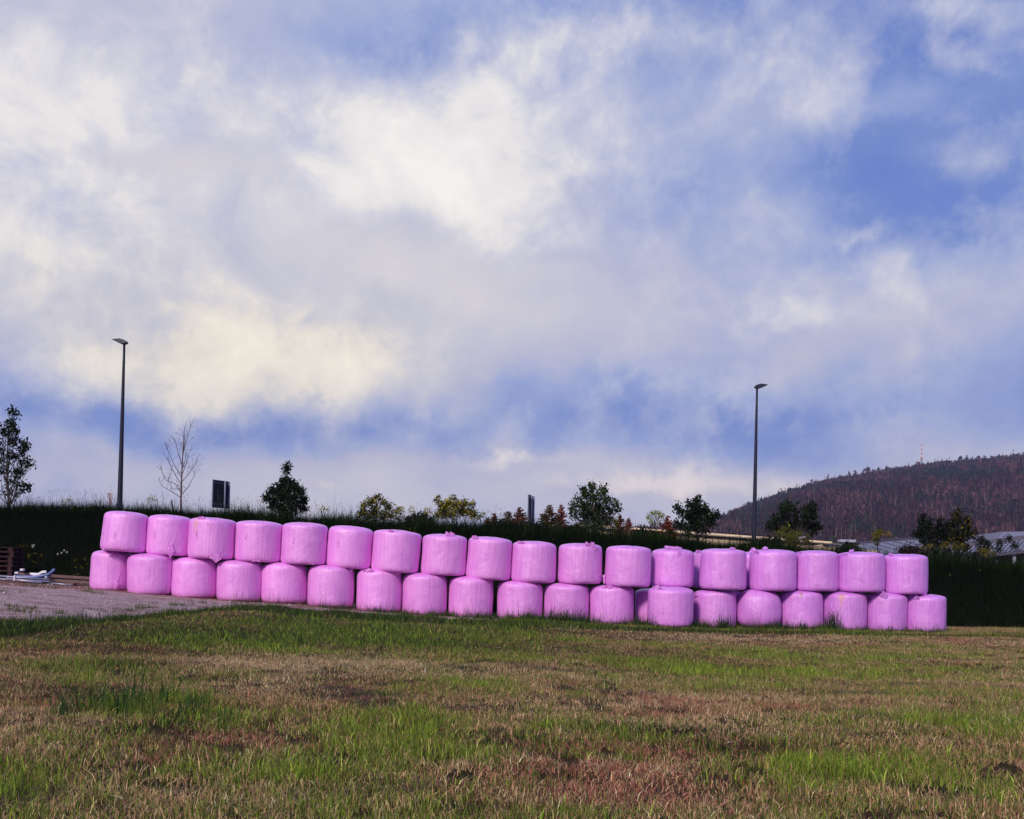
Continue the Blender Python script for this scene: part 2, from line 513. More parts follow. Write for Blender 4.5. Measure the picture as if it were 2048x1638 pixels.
t.link(vo.outputs['Distance'], b.inputs['Height']); t.link(b.outputs[0], bs.inputs['Normal'])
tag(mesh('gravel_track', v, f, m, smooth=True), kind='structure')

# ------------------------------------------------------------------ wrapped bales
m, t, bs = material('pink_stretch_film')
M_FILM = m
uv = t.new('ShaderNodeUVMap').outputs[0]
a = t.new('ShaderNodeVertexColor'); a.layer_name = 'tone'
oi = t.new('ShaderNodeObjectInfo')
off = t.math('MULTIPLY', oi.outputs['Random'], 37.0)
ux, uy, _z = t.xyz(uv)
st = t.noise(t.comb(t.math('MULTIPLY', ux, 34.0), t.math('MULTIPLY', uy, 0.8), off), 1.0, 5, 0.7)     # net cords under the film
st2 = t.noise(t.comb(t.math('MULTIPLY', ux, 90.0), t.math('MULTIPLY', uy, 2.5), off), 1.0, 3, 0.6)
blot = t.noise(t.comb(t.math('MULTIPLY', ux, 2.0), t.math('MULTIPLY', uy, 2.0), off), 1.0, 5, 0.6)
k1 = t.ramp(st, [(0.30, (0.86, 0.70, 0.88)), (0.70, (1.08, 1.22, 1.06))])
k2 = t.ramp(st2, [(0.3, (0.93, 0.90, 0.93)), (0.7, (1.06, 1.09, 1.06))])
k3 = t.ramp(blot, [(0.3, (0.94, 0.90, 0.97)), (0.7, (1.05, 1.10, 1.02))])
c = t.mix(1.0, t.mix(1.0, t.mix(1.0, a.outputs[0], k1, 'MULTIPLY'), k2, 'MULTIPLY'), k3, 'MULTIPLY')
# fine dust and specks
sp = t.noise(t.comb(t.math('MULTIPLY', ux, 60.0), t.math('MULTIPLY', uy, 60.0), off), 1.0, 2, 0.5)
spk = t.math('MULTIPLY', t.math('SUBTRACT', sp, 0.72), 8.0, clamp=True)
c = t.mix(t.math('MULTIPLY', spk, 0.35), c, (0.30, 0.14, 0.22))
t.link(c, bs.inputs['Base Color'])
bs.inputs['Roughness'].default_value = 0.42
rr = t.ramp(blot, [(0.3, (0.36,) * 3), (0.7, (0.52,) * 3)])
t.link(rr, bs.inputs['Roughness'])
bs.inputs['Specular IOR Level'].default_value = 0.5
bs.inputs['Coat Weight'].default_value = 0.8
bs.inputs['Coat IOR'].default_value = 1.65
bs.inputs['Coat Roughness'].default_value = 0.48
facet = t.noise(t.comb(t.math('MULTIPLY', ux, 2.6), t.math('MULTIPLY', uy, 2.2), off), 1.0, 3, 0.55, 0.6)
crease = t.noise(t.comb(t.math('ADD', t.math('MULTIPLY', ux, 3.0), t.math('MULTIPLY', uy, 1.6)), t.math('MULTIPLY', uy, 7.0), off), 1.0, 2, 0.5, 1.2)
crease = t.math('MULTIPLY', t.math('SUBTRACT', 0.035, t.math('ABSOLUTE', t.math('SUBTRACT', crease, 0.5)), clamp=True), 3.0)
h = t.math('ADD', t.math('ADD', t.math('MULTIPLY', st, 0.6), t.math('MULTIPLY', st2, 0.25)), t.math('ADD', t.math('MULTIPLY', facet, 1.7), crease))
b = t.new('ShaderNodeBump'); b.inputs['Strength'].default_value = 0.55; b.inputs['Distance'].default_value = 0.03
t.link(b.outputs[0], bs.inputs['Coat Normal'])
t.link(h, b.inputs['Height']); t.link(b.outputs[0], bs.inputs['Normal'])
M_TORN = leafy('torn_pink_film', 0.35, 0.4, spec=0.5)
M_INK = simple('faded_marker_ink', (0.27, 0.095, 0.28), 0.8, 0.1, 5)

DIG = {
    '8': [[(.5, .52), (.15, .7), (.2, .95), (.5, 1), (.8, .95), (.82, .7), (.5, .52), (.1, .32), (.15, .05), (.5, 0), (.85, .05), (.9, .32), (.5, .52)]],
    '3': [[(.1, .9), (.5, 1), (.85, .85), (.8, .62), (.45, .52), (.85, .4), (.9, .12), (.5, 0), (.1, .1)]],
    '2': [[(.12, .8), (.35, 1), (.75, .97), (.85, .72), (.5, .35), (.1, .02), (.5, .06), (.92, .02)]],
    '5': [[(.85, 1), (.2, 1), (.15, .58), (.6, .6), (.9, .38), (.75, .05), (.4, 0), (.1, .1)]],
    'B': [[(.15, 0), (.15, 1)], [(.15, 1), (.75, .95), (.8, .62), (.2, .52), (.85, .42), (.85, .08), (.15, 0)]],
}

class Bale:
    def __init__(s, x0, x1, y0, y1, tilt, D, p=6.0, taper=0.0, hue=0.0, seed=0):
        a = R_(tilt) - ROLL
        rng = np.random.RandomState(seed + 100)
        s.rng = rng
        cxp, cyp = (x0 + x1) / 2, (y0 + y1) / 2
        sc = D / FPX
        w, h = (x1 - x0) * sc, (y1 - y0) * sc
        ta = abs(R_(tilt))
        s.H = h - 0.42 * w * math.sin(ta)
        s.R = (w - 0.5 * h * math.sin(ta)) / 2
        s.p = p * 1.5 if p > 4 else p * 1.1; s.taper = taper; s.D = D
        s.c = at(cxp, cyp, D)
        s.rot = Matrix.Rotation(a, 3, 'Y') @ Matrix.Rotation(R_(rng.uniform(-1.5, 1.5)), 3, 'X')
        s.loc = s.c - s.rot @ Vector((0, 0, s.H / 2))
        s.px = (x0, x1, y0, y1)
        s.ox, s.oy = rng.uniform(0, 200, 2)
        s.phi = math.atan2(s.c.x, s.c.y)
        s.k = rng.randint(7, 12)
        # film colour: pink, drifting to lilac
        s.col = np.array([0.82, 0.285, 0.79]) * (1 - hue) + np.array([0.69, 0.245, 0.78]) * hue
        s.col = s.col * rng.uniform(0.95, 1.05)
    def surf(s, th, q, off=0.0):
        """th: angle round the bale, 0 towards the field; q in [-pi/2, pi/2] from bottom centre to top centre"""
        th = np.asarray(th, float); q = np.asarray(q, float)
        e = 2.0 / s.p
        cq, sq = np.cos(q), np.sin(q)
        r = s.R * np.abs(cq) ** e
        z = s.H / 2 * np.sign(sq) * np.abs(sq) ** e
        zt = z / (s.H / 2)
        r = r * (1 - s.taper * zt) 
        cyc = np.cos(th), np.sin(th)
        n = fbm(s.ox + cyc[0] * 1.6 + zt * 0.7, s.oy + cyc[1] * 1.6 + zt * 1.1, 4) - 0.5
        n2 = fbm(s.ox + 50 + cyc[0] * 5, s.oy + cyc[1] * 5 + zt * 1.5, 3) - 0.5
        rim = np.exp(-((np.abs(zt) - 0.93) / 0.09) ** 2)
        r = r * (1 + 0.055 * n + 0.014 * n2 + rim * (0.006 * np.sin(th * s.k + s.ox) + 0.0035 * np.sin(th * (s.k * 2.7) + s.oy)))
        z = z * (1 + 0.03 * (fbm(s.ox + cyc[0] * 2 + 90, s.oy + cyc[1] * 2, 2) - 0.5))
        z = z - 0.075 * (r / s.R) ** 2.2 * np.clip(zt, 0, 1) ** 3 + 0.025
        r = r + off * np.abs(cq) ** (0.5)
        z = z + off * np.sign(sq) * np.abs(sq) ** 6
        x = r * np.sin(th); y = -r * np.cos(th)
        return np.stack([x, y, z + s.H / 2], -1)
    def build(s, stains=()):
        nt, nq = 144, 50
        # rings gathered at the rounded corners
        u = np.linspace(-1, 1, nq + 1)
        q = np.sign(u) * np.abs(u) ** 1.0 * math.pi / 2
        q = np.clip(q, -math.pi / 2 + 1e-3, math.pi / 2 - 1e-3)
        th = np.linspace(-math.pi, math.pi, nt + 1)
        T, Q = np.meshgrid(th, q)
        v = s.surf(T.ravel(), Q.ravel())
        n = nt + 1
        v = v.reshape(nq + 1, n, 3); v[:, -1] = v[:, 0]
        uvs = np.stack([T.ravel() * s.R, v[..., 2].ravel()], 1)
        cols = np.tile(s.col, (v.shape[0] * n, 1))
        for (px, py, rp, c) in stains:
            th0, q0 = s.loc_of(px, py)
            pc = s.surf(np.array([th0]), np.array([q0]))[0]
            vv = v.reshape(-1, 3)
            d = np.linalg.norm((vv - pc) * np.array([1, 1, 0.55]), axis=1) / (rp * s.D / FPX)
            w = np.clip(1.25 - d + (fbm(vv[:, 0] * 14 + 3, vv[:, 2] * 9, 3) - 0.5) * 1.6, 0, 1)[:, None] * 0.8
            cols = cols * (1 - w) + np.array(c) * w
        i = np.arange((nq + 1) * n).reshape(nq + 1, n)
        f = np.stack([i[:-1, :-1].ravel(), i[:-1, 1:].ravel(), i[1:, 1:].ravel(), i[1:, :-1].ravel()], 1)
        vv = v.reshape(-1, 3)
        o = mesh('wrapped_bale', vv, f, M_FILM, None, True, cols, uvs)
        # close the tiny end holes and the seam
        import bmesh
        bm = bmesh.new(); bm.from_mesh(o.data)
        bmesh.ops.remove_doubles(bm, verts=bm.verts, dist=0.0006)
        bm.to_mesh(o.data); bm.free()
        o.location = s.loc
        o.rotation_euler = s.rot.to_euler()
        s.o = o
        return o
    def loc_of(s, px, py):
        """photo pixel on the visible side -> (th, q)"""
        P_ = s.rot.inverted() @ (at(px, py, s.D - s.R * 0.8) * (s.D / (s.D - s.R * 0.8)) - s.c + Vector((0, 0, EYE * (1 - s.D / (s.D - s.R * 0.8)))))
        xn = max(-0.97, min(0.97, P_.x / s.R))
        th = math.asin(xn) - s.phi
        zn = max(-0.999, min(0.999, P_.z / (s.H / 2)))
        q = math.copysign(math.asin(abs(zn) ** (s.p / 2)), zn)
        return th, q
    def number(s, px, py, ch, hp=11):
        th0, q0 = s.loc_of(px, py)
        hz = hp * s.D / FPX
        z0 = (s.surf(np.array([th0]), np.array([q0]))[0][2] - s.H / 2) - hz / 2
        mb = MB()
        for line in DIG[ch]:
            pts = []
            for (u, w) in line:
                z = z0 + w * hz
                q = math.copysign(math.asin(min(0.999, abs(z / (s.H / 2)) ** (s.p / 2))), z)
                pts.append(Vector(s.surf(np.array([th0 + (u - .5) * hz * 0.6 / s.R]), np.array([q]), 0.005)[0]))
            mb.tube(pts, 0.0035, 4)
        mb.build('marker_number', M_INK, s.o)
    def torn(s, px, py, wp, hp, kind='crumple'):
        """torn end of the wrapping film, sized in photo pixels"""
        rng = s.rng
        th0, q0 = s.loc_of(px, py)
        c = s.surf(np.array([th0]), np.array([q0]))[0]
        e1 = s.surf(np.array([th0 + 0.02]), np.array([q0]))[0] - c; e1 /= np.linalg.norm(e1)
        nrm = s.surf(np.array([th0]), np.array([q0]), 0.05)[0] - c; nrm /= np.linalg.norm(nrm)
        up = np.cross(nrm, e1); up /= np.linalg.norm(up)
        if up[2] < 0: up = -up
        w = wp * s.D / FPX; hh = hp * s.D / FPX
        V_ = []; F_ = []; C_ = []
        layers = 3 if kind == 'crumple' else 2
        for L in range(layers):
            nu, nv = 9, 8
            b0 = len(V_)
            ph = rng.uniform(0, 6, 4)
            for j in range(nv + 1):
                for i in range(nu + 1):
                    u = i / nu - 0.5; vv = j / nv
                    if kind == 'hang':      # wide above, ragged point below
                        wid = (0.25 + 0.9 * (1 - abs(vv - 0.45) * 1.6)) * (1 - 0.25 * L)
                        x = u * w * wid + 0.08 * w * math.sin(vv * 7 + ph[0])
                        y = (0.5 - vv) * hh * (1.0 if abs(u) < 0.3 else 0.75) * (1.1 - 0.2 * L)
                        z = 0.012 + 0.02 * L + 0.035 * abs(math.sin(u * 9 + ph[1] + vv * 3)) * (0.3 + vv) + rng.uniform(0, 0.008)
                    elif kind == 'strip':
                        x = u * w
                        y = (vv - 0.5) * hh * 0.5 + 0.25 * hh * math.sin(u * 5 + ph[0])
                        z = 0.008 + 0.02 * abs(math.sin(u * 14 + ph[1] + vv * 5)) + 0.01 * L
                    else:
                        x = u * w * (0.6 + 0.4 * math.sin(vv * 3.1)) + 0.1 * w * math.sin(vv * 9 + ph[0] + L * 2)
                        y = (vv - 0.35) * hh * (0.8 + 0.5 * math.sin(u * 6 + ph[1])) + rng.uniform(-.1, .1) * hh
                        z = (0.3 + 0.7 * abs(math.sin(u * 11 + vv * 8 + ph[2]))) * min(0.07, hh * 0.9) * (0.5 + 0.5 * vv) + 0.01 * L - 0.004
                    V_.append(c + e1 * x + up * y + nrm * z)
                    C_.append(s.col * np.array([1.15, 1.5, 1.15]) * rng.uniform(0.85, 1.15))
            for j in range(nv):
                for i in range(nu):
                    a0 = b0 + j * (nu + 1) + i
                    F_.append([a0, a0 + 1, a0 + nu + 2, a0 + nu + 1])
        if kind == 'hang':   # stretched creases pulling up from the tear
            for dx_, L_ in ((-0.35, 0.55), (0.55, 1.3)):
                pts = []
                for k in range(5):
                    tt = k / 4
                    x = (dx_ * 0.3 + dx_ * tt * 1.3) * w; y = hh * (0.1 + L_ * tt)
                    pos = c + e1 * x + up * y
                    # keep on the round side
                    thk = math.atan2(pos[0], -pos[1]); zz = pos[2] - s.H / 2
                    q = math.copysign(math.asin(min(0.999, abs(zz / (s.H / 2)) ** (s.p / 2))), zz)
                    pts.append((thk, q))
                wdt = 0.014
                for k in range(5):
                    b0 = len(V_)
                    ww = wdt * (1 - k / 4.5) / s.R
                    for sg, of in ((-1, 0.001), (0, 0.016 * (1 - k / 4.5) + .002), (1, 0.001)):
                        V_.append(s.surf(np.array([pts[k][0] + sg * ww]), np.array([pts[k][1]]), of)[0]); C_.append(s.col * 1.05)
                    if k:
                        F_ += [[b0 - 3, b0 - 2, b0 + 1, b0], [b0 - 2, b0 - 1, b0 + 2, b0 + 1]]
        mesh('torn_film', np.array(V_), F_, M_TORN, s.o, False, np.clip(np.array(C_), 0, 1))

# (x0, x1, y0, y1, tilt in the photo, depth offset, corner power, taper, what the label adds)
UP = [
    (205, 297, 1023, 1107, 4.5, 0.0, 6.0, 0.05, 'leaning right at the left end of the upper row, marked B'),
    (294.5, 383, 1030, 1114, 4.0, 0.15, 6.5, 0.01, 'with long torn flap low down, second from left, upper row'),
    (377.5, 472, 1036, 1121, 3.0, 0.0, 7.5, -0.005, 'with peach stain on its top rim, third from left, upper row'),
    (470.5, 566, 1042, 1126.5, 3.0, 0.05, 7.0, -0.01, 'with thin film curl below, fourth from left, upper row'),
    (563, 655, 1045.5, 1131, 2.5, 0.0, 7.0, 0.01, 'marked with clear number 2, fifth from left, upper row'),
    (653, 747, 1052, 1140, 4.5, 0.1, 5.5, 0.01, 'tilted, narrow-topped, sixth from left, upper row'),
    (743.5, 842, 1060, 1148, 4.5, 0.0, 8.0, -0.01, 'with wide torn flap at lower right, seventh from left, upper row'),
    (842.5, 934, 1069, 1153, 2.5, 0.0, 6.5, 0.015, 'with film crumple on top right, eighth from left, upper row'),
    (932, 1025, 1073.6, 1162, 4.2, 0.0, 7.0, 0.02, 'tilted, film crumple on top left, ninth from left, upper row'),
    (1021.5, 1113, 1083, 1167.6, 2.5, 0.0, 6.5, 0.02, 'with flat torn strip on top left, below the edge-on road sign'),
    (1115, 1204.7, 1087.6, 1169, 1.0, 0.0, 6.5, 0.02, 'with ragged tail over its top right rim, below the maple'),
    (1210, 1302.6, 1092, 1175.5, 2.5, -0.15, 7.5, 0.01, 'square-rimmed, right of the widest dark gap in the upper row'),
    (1301, 1388, 1098, 1177, 2.2, 0.25, 6.0, -0.005, 'with film loop across its top, set slightly back, upper row'),
    (1400, 1492.5, 1098, 1180.6, 1.5, -0.1, 8.0, 0.01, 'broad and flat topped, before two set-back bales, upper row'),
    (1499, 1592, 1100, 1183, 0.8, 0.0, 7.0, 0.01, 'with tall torn frill on top left, below the right street lamp'),
    (1589, 1676, 1102, 1183.7, 0.8, 0.1, 7.0, 0.0, 'with small film roll on top left, third from right, upper row'),
    (1675.6, 1768, 1104.6, 1185, 0.8, -0.05, 8.0, 0.0, 'with peaked film flap on top left, second from right, upper row'),
    (1766, 1853, 1109, 1189, 0.5, 0.05, 7.5, 0.0, 'strongly ribbed, at the right end of the upper row'),
]
LO = [
    (183, 264, 1101, 1183, 2.5, 0.35, 5.5, 0.01, 'with knotted tear low down, left end of lower row beside planks'),
    (256.5, 348, 1107.7, 1191, 1.5, 0.0, 5.5, 0.0, 'smooth, on gravel, second from left in the lower row'),
    (345, 435.5, 1115, 1197.6, 1.5, 0.1, 5.0, 0.01, 'barrel sided, third from the left in the lower row on the gravel'),
    (434, 526, 1121.5, 1204.7, 1.5, 0.0, 5.2, 0.0, 'fourth from left in the lower row, below the thin film curl'),
    (523, 614.5, 1126, 1208.5, 1.2, 0.1, 5.2, 0.0, 'with pale scuff low on its left, fifth from left, lower row'),
    (615, 709, 1131, 1217, 2.5, 0.0, 5.5, 0.01, 'with film bits on top right shoulder, sixth from left, lower row'),
    (713, 804.4, 1138, 1225.5, 2.0, 0.0, 6.0, 0.005, 'with frayed film on top left, seventh from left, lower row'),
    (804, 894.6, 1147, 1231.6, 1.5, 0.0, 5.8, 0.0, 'plain, eighth from the left in the lower row'),
    (897, 986.5, 1153, 1235.7, 1.2, 0.0, 6.2, 0.0, 'plain, left of the widest dark gap in the lower row'),
    (993.6, 1085.5, 1162.5, 1240, 1.5, 0.0, 5.8, 0.0, 'just right of the widest dark gap in the lower row'),
    (1087.5, 1177, 1167, 1244, 0.8, 0.0, 5.8, 0.0, 'behind the tallest dark tuft of verge grass in the lower row'),
    (1178, 1267, 1171, 1249.7, 0.8, 0.0, 6.2, 0.0, 'with bare foot between two grass clumps, lower row, below the square-rimmed bale'),
    (1295, 1386.6, 1174, 1254, 1.5, -0.7, 6.0, 0.0, 'standing forward in the lower row, half covering its left neighbour'),
    (1386.6, 1472, 1180, 1257, 1.0, 0.05, 6.5, 0.0, 'with torn strip on its left shoulder, left of the egg-like bale'),
    (1472.6, 1561, 1180, 1258, 0.5, 0.0, 3.3, 0.02, 'the most rounded and egg-like of the lower row'),
    (1560, 1645, 1182, 1257, 0.6, 0.1, 6.8, 0.0, 'with brown stain at top centre, right of the egg-like bale'),
    (1647, 1732, 1184, 1261, 1.0, 0.0, 6.5, -0.005, 'with orange-brown stain on top, grass tuft at left foot, lower row'),
    (1732, 1812, 1186, 1263.6, 1.5, 0.0, 5.5, -0.005, 'with film curl at its top, second from right, lower row'),
    (1811, 1890, 1189.5, 1264, 0.3, 0.0, 7.0, -0.005, 'at the right end of the lower row beside the dark bank'),
]
BACK = [
    (1269.5, 1356, 1177.5, 1247.5, 1.0, 0.5, 6.0, 0.0, 'mostly hidden, peeping out left of the forward-standing bale in the lower row'),
    (1410, 1494, 1182, 1247, 1.0, 1.3, 6.0, 0.0, 'mostly hidden in shade behind the gap left of the rounded bale'),
    (1383.5, 1467, 1102, 1178.5, 0.5, 1.25, 6.0, 0.0, 'mostly hidden behind the left of the broad flat-topped upper bale'),
    (1467.5, 1551, 1104.5, 1179.5, 0.3, 1.35, 6.0, 0.0, 'mostly hidden behind the gap left of the bale with the tall frill'),
]
GROUP = 'pink film-wrapped bales stacked in two rows'
NUM = {('U', 0): (233, 1075, 'B'), ('U', 1): (310.5, 1074, '3'), ('U', 2): (395, 1074, '8'), ('U', 3): (493, 1077, '2'),
       ('U', 4): (588, 1084, '2'), ('U', 5): (676, 1092, '3'), ('U', 12): (1332, 1141, '5'), ('U', 13): (1441, 1154, '5'),
       ('U', 14): (1538, 1156, '5'), ('U', 15): (1631, 1143, '5'), ('U', 16): (1723, 1157, '2'), ('U', 17): (1817, 1162, '5')}
TORN = {('U', 0): [(209, 1101, 10, 5, 'crumple')],
        ('U', 1): [(341, 1102, 13, 26, 'hang')],
        ('U', 2): [(431, 1118, 21, 16, 'hang'), (402, 1037, 14, 4, 'crumple')],
        ('U', 3): [(512, 1123, 15, 5, 'strip')],
        ('U', 4): [(627, 1129, 11, 4, 'crumple')],
        ('U', 6): [(789, 1149, 22, 15, 'hang'), (782, 1063, 10, 4, 'crumple')],
        ('U', 7): [(901, 1071, 18, 8, 'crumple')],
        ('U', 8): [(949, 1075, 16, 6, 'crumple')],
        ('U', 9): [(1040, 1085, 20, 4, 'crumple')],
        ('U', 10): [(1181, 1090, 18, 8, 'crumple'), (1190, 1095, 9, 10, 'strip')],
        ('U', 11): [(1212, 1163, 8, 14, 'crumple')],
        ('U', 12): [(1345, 1099, 32, 6, 'crumple'), (1358, 1106, 6, 14, 'strip')],
        ('U', 13): [(1472, 1099, 12, 4, 'crumple')],
        ('U', 14): [(1510, 1103, 24, 10, 'crumple'), (1522, 1099, 10, 9, 'crumple')],
        ('U', 15): [(1599, 1104, 16, 4, 'strip')],
        ('U', 16): [(1688, 1107, 26, 7, 'strip'), (1696, 1103, 9, 8, 'crumple')],
        ('U', 17): [(1781, 1110, 10, 5, 'crumple')],
        ('L', 0): [(231, 1169, 10, 18, 'hang'), (257, 1118, 7, 12, 'crumple')],
        ('L', 5): [(701, 1140, 11, 9, 'crumple')],
        ('L', 6): [(735, 1141, 24, 6, 'crumple')],
        ('L', 11): [(1214, 1173, 18, 6, 'crumple')],
        ('L', 12): [(1312, 1175, 24, 7, 'crumple')],
        ('L', 13): [(1394, 1191, 15, 6, 'strip'), (1389, 1205, 5, 16, 'strip')],
        ('L', 17): [(1768, 1190, 14, 12, 'crumple')],
        ('L', 18): [(1830, 1192, 22, 7, 'crumple'), (1846, 1189, 8, 6, 'crumple')],
        ('B', 2): [(1396, 1104, 12, 5, 'crumple')]}
STAIN = {('U', 2): [(393, 1044, 6, (0.72, 0.34, 0.36))], ('L', 15): [(1603, 1187, 5, (0.42, 0.20, 0.16))],
         ('L', 16): [(1684, 1190, 6, (0.62, 0.26, 0.22))], ('L', 4): [(537, 1181, 4, (0.8, 0.5, 0.8))]}
sd_ = 0
for key, rows_, hrow in (('L', LO, 'lower'), ('B', BACK, 'back'), ('U', UP, 'upper')):
    for i, (x0, x1, y0, y1, tilt, dd, p_, tp, lab) in enumerate(rows_):
        sd_ += 1
        cx_ = (x0 + x1) / 2
        B_ = Bale(x0, x1, y0, y1 + (0 if key == 'U' else 0.5), tilt, row_depth(cx_) + dd, p_, tp, hue=float(sstep(900, 1750, cx_)) * 0.8, seed=sd_)
        o = B_.build(STAIN.get((key, i), ()))
        tag(o, 'pink wrapped bale ' + lab, 'bale', GROUP)
        if (key, i) in NUM: B_.number(*NUM[(key, i)])
        for tq in TORN.get((key, i), ()): B_.torn(*tq)

# ------------------------------------------------------------------ grass (stuff: nobody could count it)
rg = np.random.RandomState(11)
def blades(x, y, z, h, w, lean, cols, full=True, az=None, lev=None):
    """upright tapered blades; lean = horizontal drift of the tip; full: bent blade of 5 points, else a single spike"""
    n = len(x)
    a = rg.uniform(0, 2 * math.pi, n) if az is None else az
    la = rg.uniform(0, 2 * math.pi, n)
    wx, wy = np.cos(a) * w / 2, np.sin(a) * w / 2
    tx, ty = np.cos(la) * lean, np.sin(la) * lean
    base = np.stack([x, y, z], 1)
    W_ = np.stack([wx, wy, 0 * wx], 1)
    tip = base + np.stack([tx, ty, h], 1)
    if full:
        mid = base + np.stack([tx * 0.30, ty * 0.30, h * 0.6], 1)
        v = np.stack([base - W_, base + W_, mid + W_ * 0.8, mid - W_ * 0.8, tip], 1).reshape(-1, 3)
        i = np.arange(n)[:, None] * 5
        return v, i + np.array([[0, 1, 2, 3]]), i + np.array([[3, 2, 4]]), np.repeat(cols, 5, 0)
    v = np.stack([base - W_, base + W_, tip], 1).reshape(-1, 3)
    i = np.arange(n)[:, None] * 3
    return v, None, i + np.array([[0, 1, 2]]), np.repeat(cols, 3, 0)

class Lots:
    def __init__(s): s.v = []; s.q = []; s.t = []; s.c = []; s.n = 0
    def add(s, v, q, t, c):
        s.v.append(v); s.c.append(c)
        if q is not None: s.q.append(q + s.n)
        if t is not None: s.t.append(t + s.n)
        s.n += len(v)
    def build(s, name, mat, parent=None, org=None):
        v = np.concatenate(s.v)
        if org is not None: v = v - np.array(org)
        fs = []
        if s.q: fs.append(np.concatenate(s.q))
        if s.t: fs.append(np.concatenate(s.t))
        o = mesh(name, v, fs, mat, parent, False, np.clip(np.concatenate(s.c), 0, 1))
        if org is not None and parent is None: o.location = org
        return o

STRAW = np.array([0.52, 0.33, 0.17]); PALE = np.array([0.78, 0.56, 0.35]); GREEN = np.array([0.095, 0.135, 0.016])
FRESH = np.array([0.22, 0.33, 0.035]); RED = np.array([0.36, 0.14, 0.105]); GREYV = np.array([0.13, 0.085, 0.09]); DARKG = np.array([0.020, 0.055, 0.010])

# named patches read off the photograph and laid on the ground: (px, py, radius across, radius along view, what, weight)
PATCH = []
for (px, py, rx, ry, what, wt) in [
    (290, 1415, 0.75, 0.55, 'g', 1.0), (340, 1470, 0.45, 0.3, 'g', .7), (800, 1440, 0.9, 0.8, 'g', .8), (200, 1330, 1.3, 0.7, 'g', .6), (230, 1290, 2.2, 1.2, 'g', .8),
    (620, 1275, 3.6, 2.0, 'g', .6), (900, 1262, 5.0, 2.0, 'g', .7), (1560, 1350, 2.5, 0.8, 'g', .8), (1400, 1340, 1.2, 0.5, 'g', .8),
    (1750, 1390, 1.8, 0.6, 'g', .6), (850, 1365, 1.6, 0.8, 'g', .5), (1240, 1325, 3.0, 0.9, 'g', .5), (1700, 1305, 5.0, 0.9, 'g', .45),
    (760, 1305, 4.5, 1.0, 'g', .4), (900, 1490, 0.8, 0.5, 'g', .5), (1600, 1560, 0.8, 0.3, 'g', .5), (1900, 1560, 0.6, 0.4, 'g', .5),
    (725, 1395, 0.85, 0.35, 'v', 1.0), (1330, 1400, 1.1, 0.35, 'r', .9), (1450, 1430, .9, .3, 'r', .8), (100, 1290, 1.6, 1.0, 'r', .8),
    (470, 1490, 0.9, 0.3, 'r', .8), (350, 1520, 0.8, 0.3, 'r', .6), (1020, 1485, 0.35, 0.22, 'v', .9), (1240, 1500, 0.5, 0.25, 'r', .8),
    (1200, 1580, 1.2, 0.3, 'r', .6), (320, 1305, 1.5, 0.5, 'r', .7), (1200, 1290, 3.0, 0.7, 'r', .6), (1500, 1490, .8, .3, 'r', .5), (1250, 1565, .5, .2, 'v', .7),
    (560, 1335, 2.4, 1.0, 'p', .8), (1000, 1340, 2.5, 0.9, 'p', .7), (1450, 1400, 2.5, 0.6, 'p', .6), (1600, 1280, 6.0, 1.4, 'p', .6), (1350, 1275, 3, .8, 'p', .5),
    (1500, 1450, 1.5, .4, 'p', .5), (650, 1330, 2, .8, 'p', .5), (1150, 1560, 1.0, .3, 'p', .5)]:
    p = ground_hit(px, py)
    PATCH.append((p.x, p.y, rx, ry * 1.6, what, wt))

DARKP = []
for (px, py, rx, ry) in [(60, 1262, 4, 1.3), (250, 1262, 3.5, 1.2), (430, 1262, 3.5, 1.3), (700, 1255, 5, 2.2), (560, 1290, 2.5, .6), (760, 1240, 5, 1.4), (860, 1290, 5, 1.1), (1080, 1262, 4, 1.0), (1330, 1262, 4, .9),
                         (270, 1330, .8, .4), (230, 1300, 1.2, .4), (170, 1390, .8, .4), (330, 1460, .5, .25), (1330, 1470, .8, .2), (1030, 1490, .4, .25), (1500, 1500, .7, .2)]:
    p = ground_hit(px, py); DARKP.append((p.x, p.y, rx, ry * 1.5))
def field_fields(x, y):
    """greenness, redness, greyness, paleness of the sward"""
    wx = x + (fbm(x * 1.1, y * 1.1, 3) - .5) * 1.4; wy = y + (fbm(x * 1.1 + 40, y * 1.1, 3) - .5) * 1.8
    g = (fbm(x * 0.42 + 3, y * 0.55, 5) - 0.52) * 2.6 + (fbm(x * 2.1, y * 2.1 + 7, 3) - .5) * 2.2
    r = (fbm(x * 0.7 + 31, y * 1.0 + 8, 5) - 0.60) * 3.5
    v = (fbm(x * 1.3 + 71, y * 1.9 + 18, 4) - 0.66) * 5.0
    p = (fbm(x * 0.30 + 11, y * 0.55 + 50, 4) - 0.5) * 2.0
    for (a, b, rx, ry, what, wt) in PATCH:
        k = np.exp(-(((wx - a) / rx) ** 2 + ((wy - b) / ry) ** 2)) * wt
        if what == 'g': g = g + 1.3 * k; r = r - k; p = p - k
        elif what == 'r': r = r + 1.3 * k; g = g - 1.0 * k
        elif what == 'v': v = v + 1.8 * k; g = g - 1.2 * k
        else: p = p + 1.0 * k; g = g - 0.6 * k
    return g, r, v, p

def verge_mask(x, y):
    """uncut strip between the mown field and the track / the foot of the bales"""
    fr = np.where(x < GXMAX - 1.5, gravel_front(x), 28.6)
    d = fr - y                                  # metres in front of the strip's far edge
    wid = np.interp(x, [-14, -9, -5, 0, 4, 7, 10, 13, 16], [3.4, 3.6, 4.2, 3.4, 1.9, 1.6, 1.1, .7, .4]) * (0.7 + 0.6 * fbm(x * 0.9, y * 0 + 3.3, 3))
    return sstep(-0.35, 0.15, d) * (1 - sstep(0.55, 1.0, d / wid))

def outside_gravel(x, y):
    g = (x < GXMAX) & (y > gravel_front(x) - 0.1) & (y < 33.4)
    return ~g

